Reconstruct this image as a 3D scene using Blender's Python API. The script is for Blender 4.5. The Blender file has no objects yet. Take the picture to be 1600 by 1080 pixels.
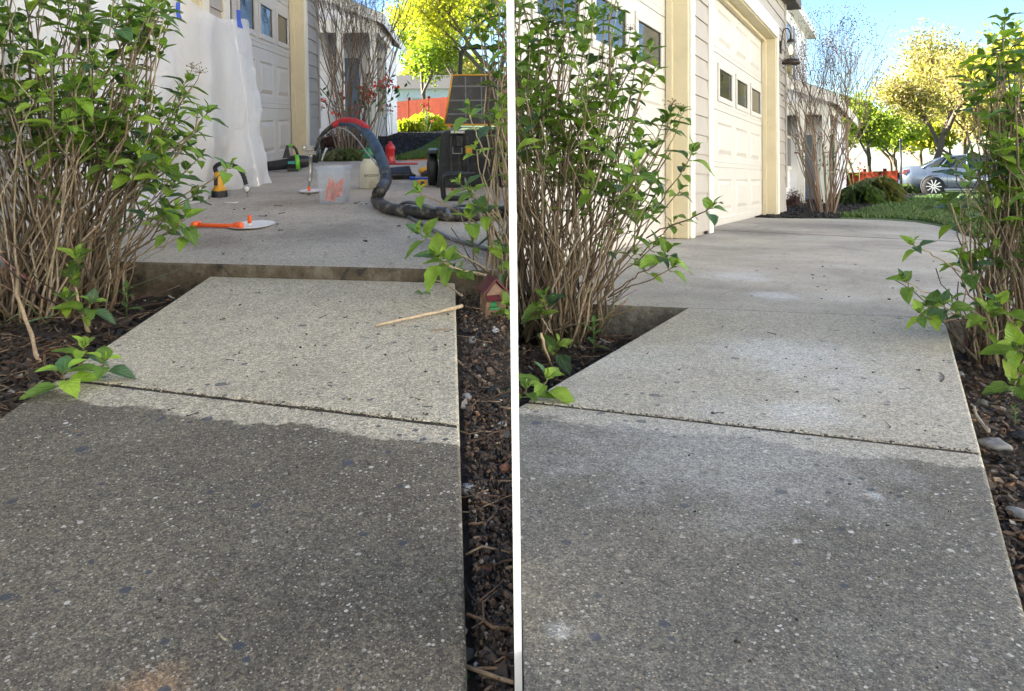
import bpy, bmesh, math, random
from mathutils import Vector, Matrix, noise
random.seed(7)
SC = bpy.context.scene
COL = SC.collection
PI = math.pi
V = Vector

# ------------------------------------------------------------------ camera
FPX, CX, HY, ROLL = 1150.0, 800.0, 232.0, 0.012     # focal length and principal point in photo pixels (1600 wide)
CAM = V((0, 0, 0.47))
CR = V((math.cos(ROLL), 0, -math.sin(ROLL)))
CU = V((math.sin(ROLL), 0, math.cos(ROLL)))
CF = V((0, 1, 0))
cam_d = bpy.data.cameras.new('camera')
cam_d.sensor_width = 36.0
cam_d.lens = FPX / 1600 * 36.0
cam_d.shift_y = -(540 - HY) / 1600
cam_d.clip_start = 0.05
cam_d.clip_end = 2000
cam = bpy.data.objects.new('camera', cam_d)
COL.objects.link(cam)
m3 = Matrix((CR, CU, -CF)).transposed()
cam.matrix_world = Matrix.Translation(CAM) @ m3.to_4x4()
SC.camera = cam

# ------------------------------------------------------------------ light
SUN_EL, SUN_FROM = math.radians(24), V((-0.91, 0.41))     # low sun from the left, over the garages
world = bpy.data.worlds.new('World')
SC.world = world
world.use_nodes = True
wn = world.node_tree.nodes
sky = wn.new('ShaderNodeTexSky')
sky.sky_type = 'NISHITA'
sky.sun_disc = False
sky.sun_elevation = SUN_EL
sky.sun_rotation = math.atan2(SUN_FROM.x, SUN_FROM.y)
sky.air_density = 0.9
sky.dust_density = 0.15
sky.ozone_density = 4.5
bg = wn['Background']
bg.inputs['Strength'].default_value = 0.05
world.node_tree.links.new(sky.outputs[0], bg.inputs['Color'])
sun_d = bpy.data.lights.new('sun', 'SUN')
sun_d.energy = 5.0
sun_d.angle = math.radians(0.5)
sun_d.color = (1.0, 0.91, 0.76)
sun = bpy.data.objects.new('sun', sun_d)
COL.objects.link(sun)
sdir = V((SUN_FROM.x * math.cos(SUN_EL), SUN_FROM.y * math.cos(SUN_EL), math.sin(SUN_EL)))
sun.rotation_euler = sdir.to_track_quat('Z', 'Y').to_euler()
SC.view_settings.view_transform = 'Standard'
SC.view_settings.look = 'None'
SC.view_settings.exposure = 2.92
SC.view_settings.gamma = 1.0
try:
    SC.cycles.max_bounces = 8
    SC.cycles.transparent_max_bounces = 12
except Exception:
    pass


# ------------------------------------------------------------------ the two plots
def ray(px, py):
    return (CR * ((px - CX) / FPX) + CF + CU * ((HY - py) / FPX)).normalized()


class Plot:
    """A plot of ground with its own gentle slope: u to the right, v along the walk, w up from the walk's surface."""
    def __init__(s, vx, vy, h, side):
        s.d = ray(vx, vy)
        s.e = s.d.cross(V((0, 0, 1))).normalized()
        s.n = s.e.cross(s.d).normalized()
        s.h = h
        s.side = side
        s.o = CAM - s.n * h
        s.M = Matrix.Translation(s.o) @ Matrix((s.e, s.d, s.n)).transposed().to_4x4()
        s.Mi = s.M.inverted()

    def loc(s, px, py, k, val):
        r = ray(px, py)
        q = V((r.dot(s.e), r.dot(s.d), r.dot(s.n)))
        c = V((0, 0, s.h))
        t = (val - c[k]) / q[k]
        return c + q * t

    def g(s, px, py, w=0.0): return s.loc(px, py, 2, w)
    def au(s, px, py, u): return s.loc(px, py, 0, u)
    def av(s, px, py, v): return s.loc(px, py, 1, v)
    def W(s, p): return s.M @ V(p)

    def px(s, p):
        q = s.W(p) - CAM
        d = q.dot(CF)
        if d < 0.05: return (-9999, -9999)
        return (CX + FPX * q.dot(CR) / d, HY - FPX * q.dot(CU) / d)


L = Plot(703, 181, 0.49, -1)
R = Plot(1417, 283, 0.41, 1)
DL, DR = 0.04, 0.0            # how far the driveway stands above the walk


# ------------------------------------------------------------------ mesh helpers
class MB:
    def __init__(s):
        s.v = []; s.f = []; s.c = []; s.uv = {}; s.sm = []; s.cur = (1, 1, 1); s.smooth = False

    def add(s, vs, fs, smooth=None):
        b = len(s.v)
        s.v += [tuple(p) for p in vs]
        for f in fs:
            s.f.append(tuple(b + i for i in f)); s.c.append(s.cur)
            s.sm.append(s.smooth if smooth is None else smooth)
        return b

    def box(s, c, d, rz=0, M=None):
        x, y, z = d[0] / 2, d[1] / 2, d[2] / 2
        vs = [V((i * x, j * y, k * z)) for i in (-1, 1) for j in (-1, 1) for k in (-1, 1)]
        if M is not None: vs = [M @ p for p in vs]
        elif rz: vs = [Matrix.Rotation(rz, 3, 'Z') @ p for p in vs]
        vs = [p + V(c) for p in vs]
        s.add(vs, [(0, 1, 3, 2), (4, 6, 7, 5), (0, 4, 5, 1), (2, 3, 7, 6), (0, 2, 6, 4), (1, 5, 7, 3)])
        return s

    def b2(s, a, b):
        a, b = V(a), V(b)
        return s.box((a + b) / 2, tuple(abs(b[i] - a[i]) for i in range(3)))

    def tube(s, pts, rad, n=8, cap=True, flat=1.0):
        pts = [V(p) for p in pts]
        m = len(pts)
        if not hasattr(rad, '__len__'): rad = [rad] * m
        up = None
        rings = []
        for i in range(m):
            t = (pts[min(i + 1, m - 1)] - pts[max(i - 1, 0)])
            if t.length < 1e-9: t = V((0, 0, 1))
            t.normalize()
            if up is None:
                up = V((0, 0, 1)) if abs(t.z) < 0.9 else V((1, 0, 0))
            a = t.cross(up)
            if a.length < 1e-6: a = t.cross(V((0.3, 1, 0.2)))
            a.normalize()
            b = a.cross(t).normalized()
            up = b
            rings.append([pts[i] + (a * math.cos(2 * PI * k / n) + b * math.sin(2 * PI * k / n) * flat) * rad[i] for k in range(n)])
        vs = [p for r in rings for p in r]
        fs = []
        for i in range(m - 1):
            for k in range(n):
                k2 = (k + 1) % n
                fs.append((i * n + k, i * n + k2, (i + 1) * n + k2, (i + 1) * n + k))
        if cap:
            fs.append(tuple(reversed(range(n)))); fs.append(tuple((m - 1) * n + k for k in range(n)))
        s.add(vs, fs, True)
        return s

    def lathe(s, prof, c=(0, 0, 0), n=24, M=None, sx=1, sy=1):
        vs = []; fs = []
        m = len(prof)
        for (r, z) in prof:
            for k in range(n):
                a = 2 * PI * k / n
                p = V((r * math.cos(a) * sx, r * math.sin(a) * sy, z))
                if M is not None: p = M @ p
                vs.append(p + V(c))
        for i in range(m - 1):
            for k in range(n):
                k2 = (k + 1) % n
                fs.append((i * n + k, i * n + k2, (i + 1) * n + k2, (i + 1) * n + k))
        fs.append(tuple(reversed(range(n)))); fs.append(tuple((m - 1) * n + k for k in range(n)))
        s.add(vs, fs, True)
        return s

    def prism(s, poly, z0, z1, M=None):
        n = len(poly)
        vs = [V((x, y, z0)) for x, y in poly] + [V((x, y, z1)) for x, y in poly]
        if M is not None: vs = [M @ p for p in vs]
        s.add(vs, [tuple(reversed(range(n))), tuple(range(n, 2 * n))] + [(i, (i + 1) % n, n + (i + 1) % n, n + i) for i in range(n)])
        return s

    def build(s, name, mat, parent=None, bevel=0, seg=2, clip=None, plot=None, uvs=False, angle=40, doclip=False):
        me = bpy.data.meshes.new(name)
        me.from_pydata(s.v, [], s.f)
        me.polygons.foreach_set('use_smooth', s.sm)
        if any(c != (1, 1, 1) for c in s.c):
            at = me.color_attributes.new('Col', 'FLOAT_COLOR', 'CORNER')
            buf = []
            for poly, c in zip(me.polygons, s.c):
                buf += [c[0], c[1], c[2], 1.0] * poly.loop_total
            at.data.foreach_set('color', buf)
        if s.uv:
            ul = me.uv_layers.new(name='UVMap')
            for i, lp in enumerate(me.loops):
                ul.data[i].uv = s.uv.get(lp.vertex_index, (0, 0))
        me.materials.append(mat)
        o = bpy.data.objects.new(name, me)
        COL.objects.link(o)
        Mw = Matrix.Identity(4)
        if parent is not None:
            o.parent = parent
            Mw = parent.matrix_basis if parent.parent is None else parent.parent.matrix_basis @ parent.matrix_basis
        elif plot is not None:
            o.matrix_world = plot.M
            Mw = plot.M
        if doclip or clip is not None:
            P = clip if clip is not None else plot
            bm = bmesh.new(); bm.from_mesh(me)
            bm.transform(Mw)
            bmesh.ops.bisect_plane(bm, geom=bm.verts[:] + bm.edges[:] + bm.faces[:], dist=1e-5,
                                   plane_co=(P.side * 0.0045, 0, 0), plane_no=(-P.side, 0, 0), clear_outer=True)
            bm.transform(Mw.inverted())
            bm.to_mesh(me); bm.free()
        if bevel:
            b = o.modifiers.new('bevel', 'BEVEL'); b.width = bevel; b.segments = seg; b.limit_method = 'ANGLE'
            b.angle_limit = math.radians(angle); b.harden_normals = False
        return o


def tag(o, label=None, cat=None, group=None, kind=None):
    if label: o['label'] = label
    if cat: o['category'] = cat
    if group: o['group'] = group
    if kind: o['kind'] = kind
    return o


def thing(name, label, cat, P, p=(0, 0, 0), rz=0, group=None):
    o = bpy.data.objects.new(name, None)
    o.empty_display_size = 0.1
    COL.objects.link(o)
    Mb = P.M if P is not None else Matrix.Identity(4)
    o.matrix_basis = Mb @ Matrix.Translation(V(p)) @ Matrix.Rotation(rz, 4, 'Z')
    return tag(o, label, cat, group)


def lerp(a, b, t): return a + (b - a) * t


def bez(p0, p1, p2, p3, n):
    out = []
    for i in range(n + 1):
        t = i / n; q = 1 - t
        out.append(V(p0) * q ** 3 + V(p1) * 3 * q * q * t + V(p2) * 3 * q * t * t + V(p3) * t ** 3)
    return out


def spline(pts, k=6):
    pts = [V(p) for p in pts]
    out = []
    n = len(pts)
    for i in range(n - 1):
        a, b, c, d = pts[max(i - 1, 0)], pts[i], pts[i + 1], pts[min(i + 2, n - 1)]
        for j in range(k):
            t = j / k
            out.append(0.5 * ((2 * b) + (c - a) * t + (2 * a - 5 * b + 4 * c - d) * t * t + (3 * b - a - 3 * c + d) * t ** 3))
    out.append(pts[-1])
    return out


# ------------------------------------------------------------------ materials
class NT:
    def __init__(s, name):
        s.m = bpy.data.materials.new(name); s.m.use_nodes = True
        s.t = s.m.node_tree; s.p = s.t.nodes['Principled BSDF']; s.out = s.t.nodes['Material Output']
        s.tc = s.n('ShaderNodeTexCoord')

    def n(s, typ, **kw):
        nd = s.t.nodes.new(typ)
        for k, v in kw.items(): setattr(nd, k, v)
        return nd

    def l(s, a, b): s.t.links.new(a, b)

    def noise(s, scale, detail=4, rough=0.55, vec=None, out='Fac'):
        nd = s.n('ShaderNodeTexNoise'); nd.inputs['Scale'].default_value = scale
        nd.inputs['Detail'].default_value = detail; nd.inputs['Roughness'].default_value = rough
        s.l(vec if vec is not None else s.tc.outputs['Object'], nd.inputs['Vector'])
        return nd.outputs[out]

    def voro(s, scale, vec=None, feature='F1', rnd=1.0):
        nd = s.n('ShaderNodeTexVoronoi'); nd.feature = feature
        nd.inputs['Scale'].default_value = scale; nd.inputs['Randomness'].default_value = rnd
        s.l(vec if vec is not None else s.tc.outputs['Object'], nd.inputs['Vector'])
        return nd

    def ramp(s, fac, stops, interp='LINEAR'):
        nd = s.n('ShaderNodeValToRGB'); nd.color_ramp.interpolation = interp
        el = nd.color_ramp.elements
        while len(el) < len(stops): el.new(0.5)
        for e, (p, c) in zip(el, stops):
            e.position = p
            e.color = (c, c, c, 1) if not hasattr(c, '__len__') else (*c, 1)
        s.l(fac, nd.inputs[0])
        return nd.outputs[0]

    def math(s, op, a, b=None, clamp=False):
        nd = s.n('ShaderNodeMath', operation=op); nd.use_clamp = clamp
        for i, x in enumerate((a, b)):
            if x is None: continue
            if isinstance(x, (int, float)): nd.inputs[i].default_value = x
            else: s.l(x, nd.inputs[i])
        return nd.outputs[0]

    def mix(s, fac, a, b, typ='MIX'):
        nd = s.n('ShaderNodeMix', data_type='RGBA', blend_type=typ)
        for sock, x in ((nd.inputs[0], fac), (nd.inputs[6], a), (nd.inputs[7], b)):
            if isinstance(x, (int, float)): sock.default_value = x
            elif hasattr(x, '__len__'): sock.default_value = (*x, 1)
            else: s.l(x, sock)
        return nd.outputs[2]

    def bump(s, h, strength=0.3, dist=0.01, prev=None):
        nd = s.n('ShaderNodeBump'); nd.inputs['Strength'].default_value = strength; nd.inputs['Distance'].default_value = dist
        s.l(h, nd.inputs['Height'])
        if prev is not None: s.l(prev, nd.inputs['Normal'])
        s.l(nd.outputs[0], s.p.inputs['Normal'])
        return nd.outputs[0]

    def attr(s, name='Col'):
        nd = s.n('ShaderNodeAttribute'); nd.attribute_name = name
        return nd.outputs['Color']

    def base(s, c):
        if hasattr(c, '__len__'): s.p.inputs['Base Color'].default_value = (*c, 1)
        else: s.l(c, s.p.inputs['Base Color'])

    def sep(s):
        nd = s.n('ShaderNodeSeparateXYZ'); s.l(s.tc.outputs['Object'], nd.inputs[0]); return nd.outputs


def plain(name, c, rough=0.5, metal=0.0, var=0.12, scale=20, bump=0.0, dirt=None, spec=None, trans=0.0, alpha=1.0, coat=0.0):
    t = NT(name)
    nz = t.noise(scale, 5, 0.6)
    lo = tuple(max(0, x * (1 - var)) for x in c); hi = tuple(min(1, x * (1 + var)) for x in c)
    col = t.ramp(nz, [(0.3, lo), (0.7, hi)])
    if dirt:
        nz2 = t.noise(scale * 0.6 + 3, 6, 0.7)
        col = t.mix(t.ramp(nz2, [(0.52, 0.0), (0.66, dirt[1])]), col, dirt[0])
    t.base(col)
    t.p.inputs['Roughness'].default_value = rough
    rr = t.ramp(t.noise(scale * 2, 3), [(0.3, max(0, rough - 0.08)), (0.7, min(1, rough + 0.1))])
    t.l(rr, t.p.inputs['Roughness'])
    t.p.inputs['Metallic'].default_value = metal
    if spec is not None: t.p.inputs['Specular IOR Level'].default_value = spec
    if trans: t.p.inputs['Transmission Weight'].default_value = trans
    if coat: t.p.inputs['Coat Weight'].default_value = coat; t.p.inputs['Coat Roughness'].default_value = 0.08
    t.p.inputs['Alpha'].default_value = alpha
    if bump: t.bump(t.noise(scale * 6, 4), bump, 0.004)
    return t.m


def attrmat(name, rough=0.7, bump=0.3, scale=60, var=0.3, bdist=0.002):
    t = NT(name)
    nz = t.noise(scale, 5, 0.6)
    f = t.ramp(nz, [(0.3, 1 - var), (0.7, 1 + var * 0.6)])
    t.base(t.mix(1.0, t.attr(), f, 'MULTIPLY'))
    t.p.inputs['Roughness'].default_value = rough
    if bump: t.bump(nz, bump, bdist)
    return t.m


def concrete(name, paste, light, speck=1.0, dark_mask=None, streak=0.0, white_frost=0.0, edge=None, stain=None):
    t = NT(name)
    ob = t.tc.outputs['Object']
    n1 = t.noise(1.6, 6, 0.6); n2 = t.noise(9, 5, 0.6); n3 = t.noise(420, 3, 0.7)
    col = t.ramp(n2, [(0.25, tuple(x * 0.82 for x in paste)), (0.75, tuple(x * 1.15 for x in paste))])
    col = t.mix(t.ramp(n1, [(0.35, 0.0), (0.68, 1.0)]), col, light)
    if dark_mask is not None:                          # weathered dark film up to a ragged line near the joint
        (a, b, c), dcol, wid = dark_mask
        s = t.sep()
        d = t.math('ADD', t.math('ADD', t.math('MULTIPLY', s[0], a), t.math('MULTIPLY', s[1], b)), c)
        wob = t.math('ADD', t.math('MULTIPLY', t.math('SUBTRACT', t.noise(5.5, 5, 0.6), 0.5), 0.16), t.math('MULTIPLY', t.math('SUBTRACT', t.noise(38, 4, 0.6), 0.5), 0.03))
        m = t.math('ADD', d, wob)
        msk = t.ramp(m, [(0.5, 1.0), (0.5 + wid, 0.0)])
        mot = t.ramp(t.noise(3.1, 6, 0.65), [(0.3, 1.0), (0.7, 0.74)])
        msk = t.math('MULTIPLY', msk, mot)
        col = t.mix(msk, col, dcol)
    if streak:
        mp = t.n('ShaderNodeMapping'); mp.inputs['Scale'].default_value = (14, 3.0, 5); mp.inputs['Rotation'].default_value = (0, 0, -0.55)
        t.l(ob, mp.inputs['Vector'])
        st = t.noise(2.0, 6, 0.7, vec=mp.outputs[0])
        col = t.mix(t.ramp(st, [(0.56, 0.0), (0.72, streak)]), col, tuple(x * 0.35 for x in paste))
    if white_frost:
        fr = t.noise(2.4, 5, 0.55)
        col = t.mix(t.ramp(fr, [(0.55, 0.0), (0.75, white_frost)]), col, (0.58, 0.61, 0.64))
    if stain:
        for (x, y, r, c, k) in stain:
            vs = t.n('ShaderNodeVectorMath', operation='DISTANCE'); t.l(ob, vs.inputs[0]); vs.inputs[1].default_value = (x, y, 0)
            dd = t.math('ADD', t.math('DIVIDE', vs.outputs['Value'], r), t.math('MULTIPLY', t.math('SUBTRACT', t.noise(14, 4), 0.5), 1.2))
            col = t.mix(t.ramp(dd, [(0.3, k), (1.0, 0.0)]), col, c)
    # fine aggregate: sand grains, then pea gravel, then a few big chips
    def grains(col, scale, lo, hi, c, size, k=1.0):
        vo = t.voro(scale)
        sp = t.n('ShaderNodeSeparateColor'); t.l(vo.outputs['Color'], sp.inputs[0])
        pick = t.math('MULTIPLY', t.math('GREATER_THAN', sp.outputs[0], lo), t.math('LESS_THAN', sp.outputs[0], hi))
        sz = t.math('MULTIPLY', sp.outputs[1], size)
        near = t.math('LESS_THAN', vo.outputs['Distance'], t.math('ADD', sz, size * 0.35))
        f = t.math('MULTIPLY', t.math('MULTIPLY', pick, near), k * speck)
        return t.mix(f, col, c)
    for sc_, lo_, hi_ in ((720, 0.62, 1.42), (360, 0.66, 1.40), (150, 0.82, 1.2)):
        vo = t.voro(sc_); sp = t.n('ShaderNodeSeparateColor'); t.l(vo.outputs['Color'], sp.inputs[0])
        k0 = 1 - (1 - lo_) * speck; k1 = 1 + (hi_ - 1) * speck
        col = t.mix(1.0, col, t.ramp(sp.outputs[0], [(0.05, (k0, k0, k0)), (0.95, (k1, k1 * .985, k1 * .95))]), 'MULTIPLY')
    col = t.mix(t.ramp(n3, [(0.36, 0.6 * speck), (0.48, 0.0)]), col, tuple(x * 0.22 for x in paste))
    col = grains(col, 430, 0.0, 0.13, (0.46, 0.43, 0.36), 0.42, 0.75)
    col = grains(col, 330, 0.20, 0.36, (0.035, 0.037, 0.042), 0.45, 0.6)
    col = grains(col, 260, 0.40, 0.50, (0.30, 0.23, 0.14), 0.4, 0.55)
    clus = t.ramp(t.noise(7, 3), [(0.4, 0.35), (0.65, 1.0)])
    cc = grains(col, 240, 0.90, 0.97, (0.64, 0.61, 0.54), 0.42, 0.9)
    cc = grains(cc, 130, 0.955, 0.978, (0.66, 0.64, 0.59), 0.40, 0.85)
    col = t.mix(clus, col, cc)
    col = grains(col, 85, 0.90, 0.925, (0.055, 0.065, 0.085), 0.45, 0.85)
    col = grains(col, 100, 0.975, 0.985, (0.28, 0.15, 0.08), 0.3, 0.6)
    col = grains(col, 40, 0.985, 0.994, (0.06, 0.072, 0.10), 0.35, 0.8)
    t.base(col)
    t.p.inputs['Roughness'].default_value = 0.88
    t.p.inputs['Specular IOR Level'].default_value = 0.3
    vb = t.voro(380)
    hb = t.math('ADD', t.math('MULTIPLY', vb.outputs['Distance'], -0.5), n3)
    t.bump(hb, 0.55, 0.0022)
    return t.m


def line_abc(p, q, off):
    """coefficients (a, b, c) with value 0.5 on the line p-q shifted towards the viewer by off, larger away from the viewer"""
    d = (V(q) - V(p)).xy.normalized()
    nrm = V((-d.y, d.x))
    if nrm.y < 0: nrm = -nrm
    return (nrm.x, nrm.y, 0.5 - nrm.dot(V(p).xy) + off)


# joints and edges on the ground (plot coordinates)
LJ0, LJ1 = L.g(190, 603), L.g(712, 665)
RJ0, RJ1 = R.g(825, 628), R.g(1530, 708)
LE0, LE1 = L.g(330, 412, DL), L.g(665, 420, DL)
RE0, RE1 = R.g(1080, 481, DR), R.g(1475, 497, DR)


def onl(a, b, u):
    t = (u - a.x) / (b.x - a.x)
    return a.y + (b.y - a.y) * t


M = {}
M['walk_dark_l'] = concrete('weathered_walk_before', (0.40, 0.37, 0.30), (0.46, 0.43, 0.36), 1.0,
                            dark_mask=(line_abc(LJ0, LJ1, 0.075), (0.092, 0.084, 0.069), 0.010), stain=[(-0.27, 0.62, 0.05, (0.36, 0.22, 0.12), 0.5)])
M['walk_light_l'] = concrete('clean_walk_before', (0.42, 0.39, 0.315), (0.50, 0.465, 0.385), 0.9, streak=0.35)
M['drive_l'] = concrete('driveway_before', (0.37, 0.34, 0.30), (0.50, 0.465, 0.41), 0.7, streak=0.55,
                        stain=[(L.g(330, 395).x, L.g(330, 395).y, .2, (0.17, 0.15, 0.125), .6), (L.g(540, 375).x, L.g(540, 375).y, .35, (0.16, 0.15, 0.14), .55), (L.g(450, 330).x, L.g(450, 330).y, .3, (0.20, 0.15, 0.10), .45), (L.g(700, 395).x, L.g(700, 395).y, .15, (0.17, 0.16, 0.15), .5)])
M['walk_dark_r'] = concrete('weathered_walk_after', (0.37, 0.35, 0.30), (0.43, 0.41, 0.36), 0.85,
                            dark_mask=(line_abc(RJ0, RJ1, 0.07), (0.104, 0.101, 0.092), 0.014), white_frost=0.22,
                            stain=[(R.g(1125, 700).x, R.g(1125, 700).y, 0.30, (0.42, 0.44, 0.45), 0.5), (R.g(1245, 845).x, R.g(1245, 845).y, 0.008, (0.8, 0.82, 0.85), 0.5),
                                   (R.g(1365, 775).x, R.g(1365, 775).y, 0.016, (0.7, 0.74, 0.8), 0.3), (R.g(870, 985).x, R.g(870, 985).y, 0.018, (0.65, 0.7, 0.75), 0.28)])
M['walk_light_r'] = concrete('clean_walk_after', (0.39, 0.37, 0.32), (0.46, 0.44, 0.385), 0.8, streak=0.3, white_frost=0.3,
                             stain=[(R.g(x, y).x, R.g(x, y).y, rr, (0.60, 0.64, 0.68), kk) for x, y, rr, kk in ((1255, 560, .24, .34), (1205, 545, .20, .28), (1265, 645, .10, .42), (1320, 600, .16, .25), (1150, 640, .14, .22), (1000, 560, .18, .18))])
M['drive_r'] = concrete('driveway_after', (0.32, 0.305, 0.28), (0.46, 0.44, 0.40), 0.55, streak=0.4, white_frost=0.4,
                        stain=[(R.g(1180, 362).x, R.g(1180, 362).y, .55, (0.12, 0.12, 0.12), .7), (R.g(1285, 352).x, R.g(1285, 352).y, .8, (0.13, 0.13, 0.13), .6), (R.g(1210, 462).x, R.g(1210, 462).y, .12, (0.62, 0.68, 0.76), .5), (R.g(1150, 432).x, R.g(1150, 432).y, .2, (0.62, 0.68, 0.76), .4)])
t = NT('drive_side'); nz = t.noise(9, 7, 0.7)
t.base(t.mix(t.ramp(t.noise(26, 5, 0.6), [(0.56, 0.0), (0.66, 0.9)]), t.ramp(nz, [(0.3, (0.03, 0.025, 0.018)), (0.5, (0.085, 0.068, 0.045)), (0.72, (0.21, 0.19, 0.155))]), (0.02, 0.02, 0.02)))
t.p.inputs['Roughness'].default_value = 0.9; t.bump(t.noise(80, 5), 0.6, 0.006)
M['drive_side'] = t.m
t = NT('soil'); nz = t.noise(30, 8, 0.7)
t.base(t.ramp(nz, [(0.3, (0.016, 0.011, 0.008)), (0.55, (0.040, 0.028, 0.020)), (0.75, (0.09, 0.062, 0.043))]))
t.p.inputs['Roughness'].default_value = 0.85; t.bump(t.noise(120, 6, 0.7), 0.9, 0.01)
M['soil'] = t.m
t = NT('drive_side_pale'); nz = t.noise(14, 7, 0.7)
t.base(t.ramp(nz, [(0.3, (0.045, 0.042, 0.036)), (0.5, (0.12, 0.112, 0.098)), (0.7, (0.24, 0.225, 0.20))]))  # pale grey slab side darkened; its shadow is put into the colour
t.p.inputs['Roughness'].default_value = 0.9; t.bump(t.noise(60, 6), 0.8, 0.012)
M['drive_side_r'] = t.m
M['chip'] = attrmat('bark_chips', 0.8, 0.5, 150, 0.4)
M['stone'] = attrmat('stones', 0.75, 0.7, 90, 0.5, 0.004)
M['black_mulch'] = plain('black_mulch', (0.010, 0.009, 0.009), 1.0, spec=0.05, var=0.5, scale=14, bump=1.0)
M['grass_ground'] = plain('grass_ground', (0.045, 0.085, 0.015), 0.95, var=0.35, scale=3, bump=0.5)
M['asphalt'] = plain('asphalt', (0.055, 0.055, 0.058), 0.9, var=0.2, scale=8, bump=0.3)
M['bark'] = attrmat('stems_bark', 0.75, 0.6, 120, 0.35)
M['white_paint'] = plain('door_paint', (0.49, 0.465, 0.42), 0.45, var=0.03, scale=4, dirt=((0.48, 0.43, 0.34), 0.15), bump=0.05)
M['cream'] = plain('cream_trim', (0.62, 0.54, 0.36), 0.5, var=0.05, scale=6, dirt=((0.42, 0.34, 0.2), 0.25))
M['trim_white'] = plain('pale_trim', (0.68, 0.65, 0.56), 0.45, var=0.04, scale=5, dirt=((0.4, 0.37, 0.3), 0.2))
M['siding'] = plain('taupe_siding', (0.34, 0.305, 0.262), 0.55, var=0.06, scale=7, bump=0.15)
M['siding_white'] = plain('white_siding', (0.74, 0.74, 0.75), 0.55, var=0.05, scale=3)
M['roof'] = plain('shingles', (0.10, 0.095, 0.09), 0.9, var=0.4, scale=18, bump=0.6)
M['found'] = plain('painted_block', (0.42, 0.45, 0.50), 0.8, var=0.12, scale=9, bump=0.4)
M['glass'] = plain('window_glass', (0.03, 0.034, 0.035), 0.04, var=0.2, scale=2, spec=0.9)
M['gasket'] = plain('dark_seal', (0.05, 0.05, 0.05), 0.7)
M['black'] = plain('black_plastic', (0.020, 0.021, 0.023), 0.42, var=0.4, scale=25, bump=0.25, dirt=((0.10, 0.095, 0.085), 0.5))
M['dkgrey'] = plain('dark_grey_plastic', (0.028, 0.030, 0.033), 0.55, var=0.3, scale=25, bump=0.2, dirt=((0.09, 0.085, 0.075), 0.5), spec=0.3)
M['ribgrey'] = plain('pale_grey_ribs', (0.16, 0.17, 0.18), 0.5, var=0.3, scale=30)
M['yellow'] = plain('yellow_plastic', (0.72, 0.36, 0.02), 0.4, var=0.1, scale=20, dirt=((0.2, 0.13, 0.05), 0.4))
M['orange'] = plain('orange_plastic', (0.90, 0.13, 0.015), 0.35, var=0.08, scale=20)
M['red'] = plain('red_paint', (0.50, 0.012, 0.015), 0.35, var=0.15, scale=25, dirt=((0.12, 0.05, 0.04), 0.4), coat=0.3)
M['redtape'] = plain('red_tape', (0.50, 0.02, 0.025), 0.45, var=0.3, scale=60, bump=0.6, dirt=((0.16, 0.05, 0.06), 0.6))
M['bluehose'] = plain('blue_wrapped_hose', (0.035, 0.07, 0.12), 0.5, var=0.5, scale=22, bump=0.6, dirt=((0.012, 0.013, 0.015), 0.9))
M['blackhose'] = plain('foam_caked_hose', (0.018, 0.018, 0.019), 0.45, var=0.4, scale=30, bump=0.9, dirt=((0.28, 0.25, 0.18), 0.75))
M['greyhose'] = plain('grey_air_hose', (0.07, 0.082, 0.09), 0.4, var=0.2, scale=30, spec=0.6)
M['metal'] = plain('worn_steel', (0.45, 0.44, 0.42), 0.35, 0.9, var=0.25, scale=30, bump=0.2, dirt=((0.12, 0.1, 0.08), 0.6))
M['green'] = plain('green_plastic', (0.02, 0.20, 0.07), 0.4)
M['lime'] = plain('lime_plastic', (0.16, 0.55, 0.03), 0.4)
M['teal'] = plain('teal_label', (0.03, 0.32, 0.33), 0.4)
M['blue'] = plain('blue_tape', (0.012, 0.075, 0.50), 0.5, var=0.15, scale=20)
M['paper'] = plain('white_paper_plate', (0.70, 0.70, 0.69), 0.6, var=0.04, scale=12)
M['tank'] = plain('milky_tank', (0.62, 0.60, 0.48), 0.4, var=0.05, scale=14, dirt=((0.36, 0.27, 0.12), 0.6))
M['label_black'] = plain('black_print', (0.02, 0.02, 0.02), 0.5)
M['sheet'] = plain('white_partition_sheet', (0.82, 0.82, 0.82), 0.5, var=0.01)
M['wood_pale'] = plain('weathered_wood', (0.19, 0.12, 0.08), 0.8, var=0.3, scale=40, bump=0.6)
M['wood_red'] = plain('dark_red_wood', (0.08, 0.012, 0.016), 0.6, var=0.25, scale=30)
M['log'] = plain('rust_orange_bar', (0.45, 0.10, 0.03), 0.7, var=0.4, scale=20, dirt=((0.2, 0.16, 0.12), 0.8))
M['tire'] = plain('tire_rubber', (0.02, 0.02, 0.02), 0.8)
M['alloy'] = plain('alloy_wheel', (0.60, 0.61, 0.62), 0.3, 0.7)
M['carpaint'] = plain('silver_blue_paint', (0.17, 0.21, 0.26), 0.25, 0.5, var=0.03, scale=1, coat=0.8)
M['bronze'] = plain('dark_bronze', (0.035, 0.025, 0.02), 0.5, 0.4)
M['coral'] = plain('red_fence_stain', (0.12, 0.022, 0.010), 0.95, var=0.25, scale=3, bump=0.3, spec=0.05)
M['grassblade'] = attrmat('grass_blades', 0.6, 0, 40, 0.1)
M['petal'] = attrmat('petals', 0.6, 0, 40, 0.1)
M['shutter'] = plain('blue_grey_shutter', (0.10, 0.14, 0.19), 0.5)
M['shade_wall'] = plain('porch_shadow_wall', (0.30, 0.30, 0.31), 0.6, var=0.05, scale=4)


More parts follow.
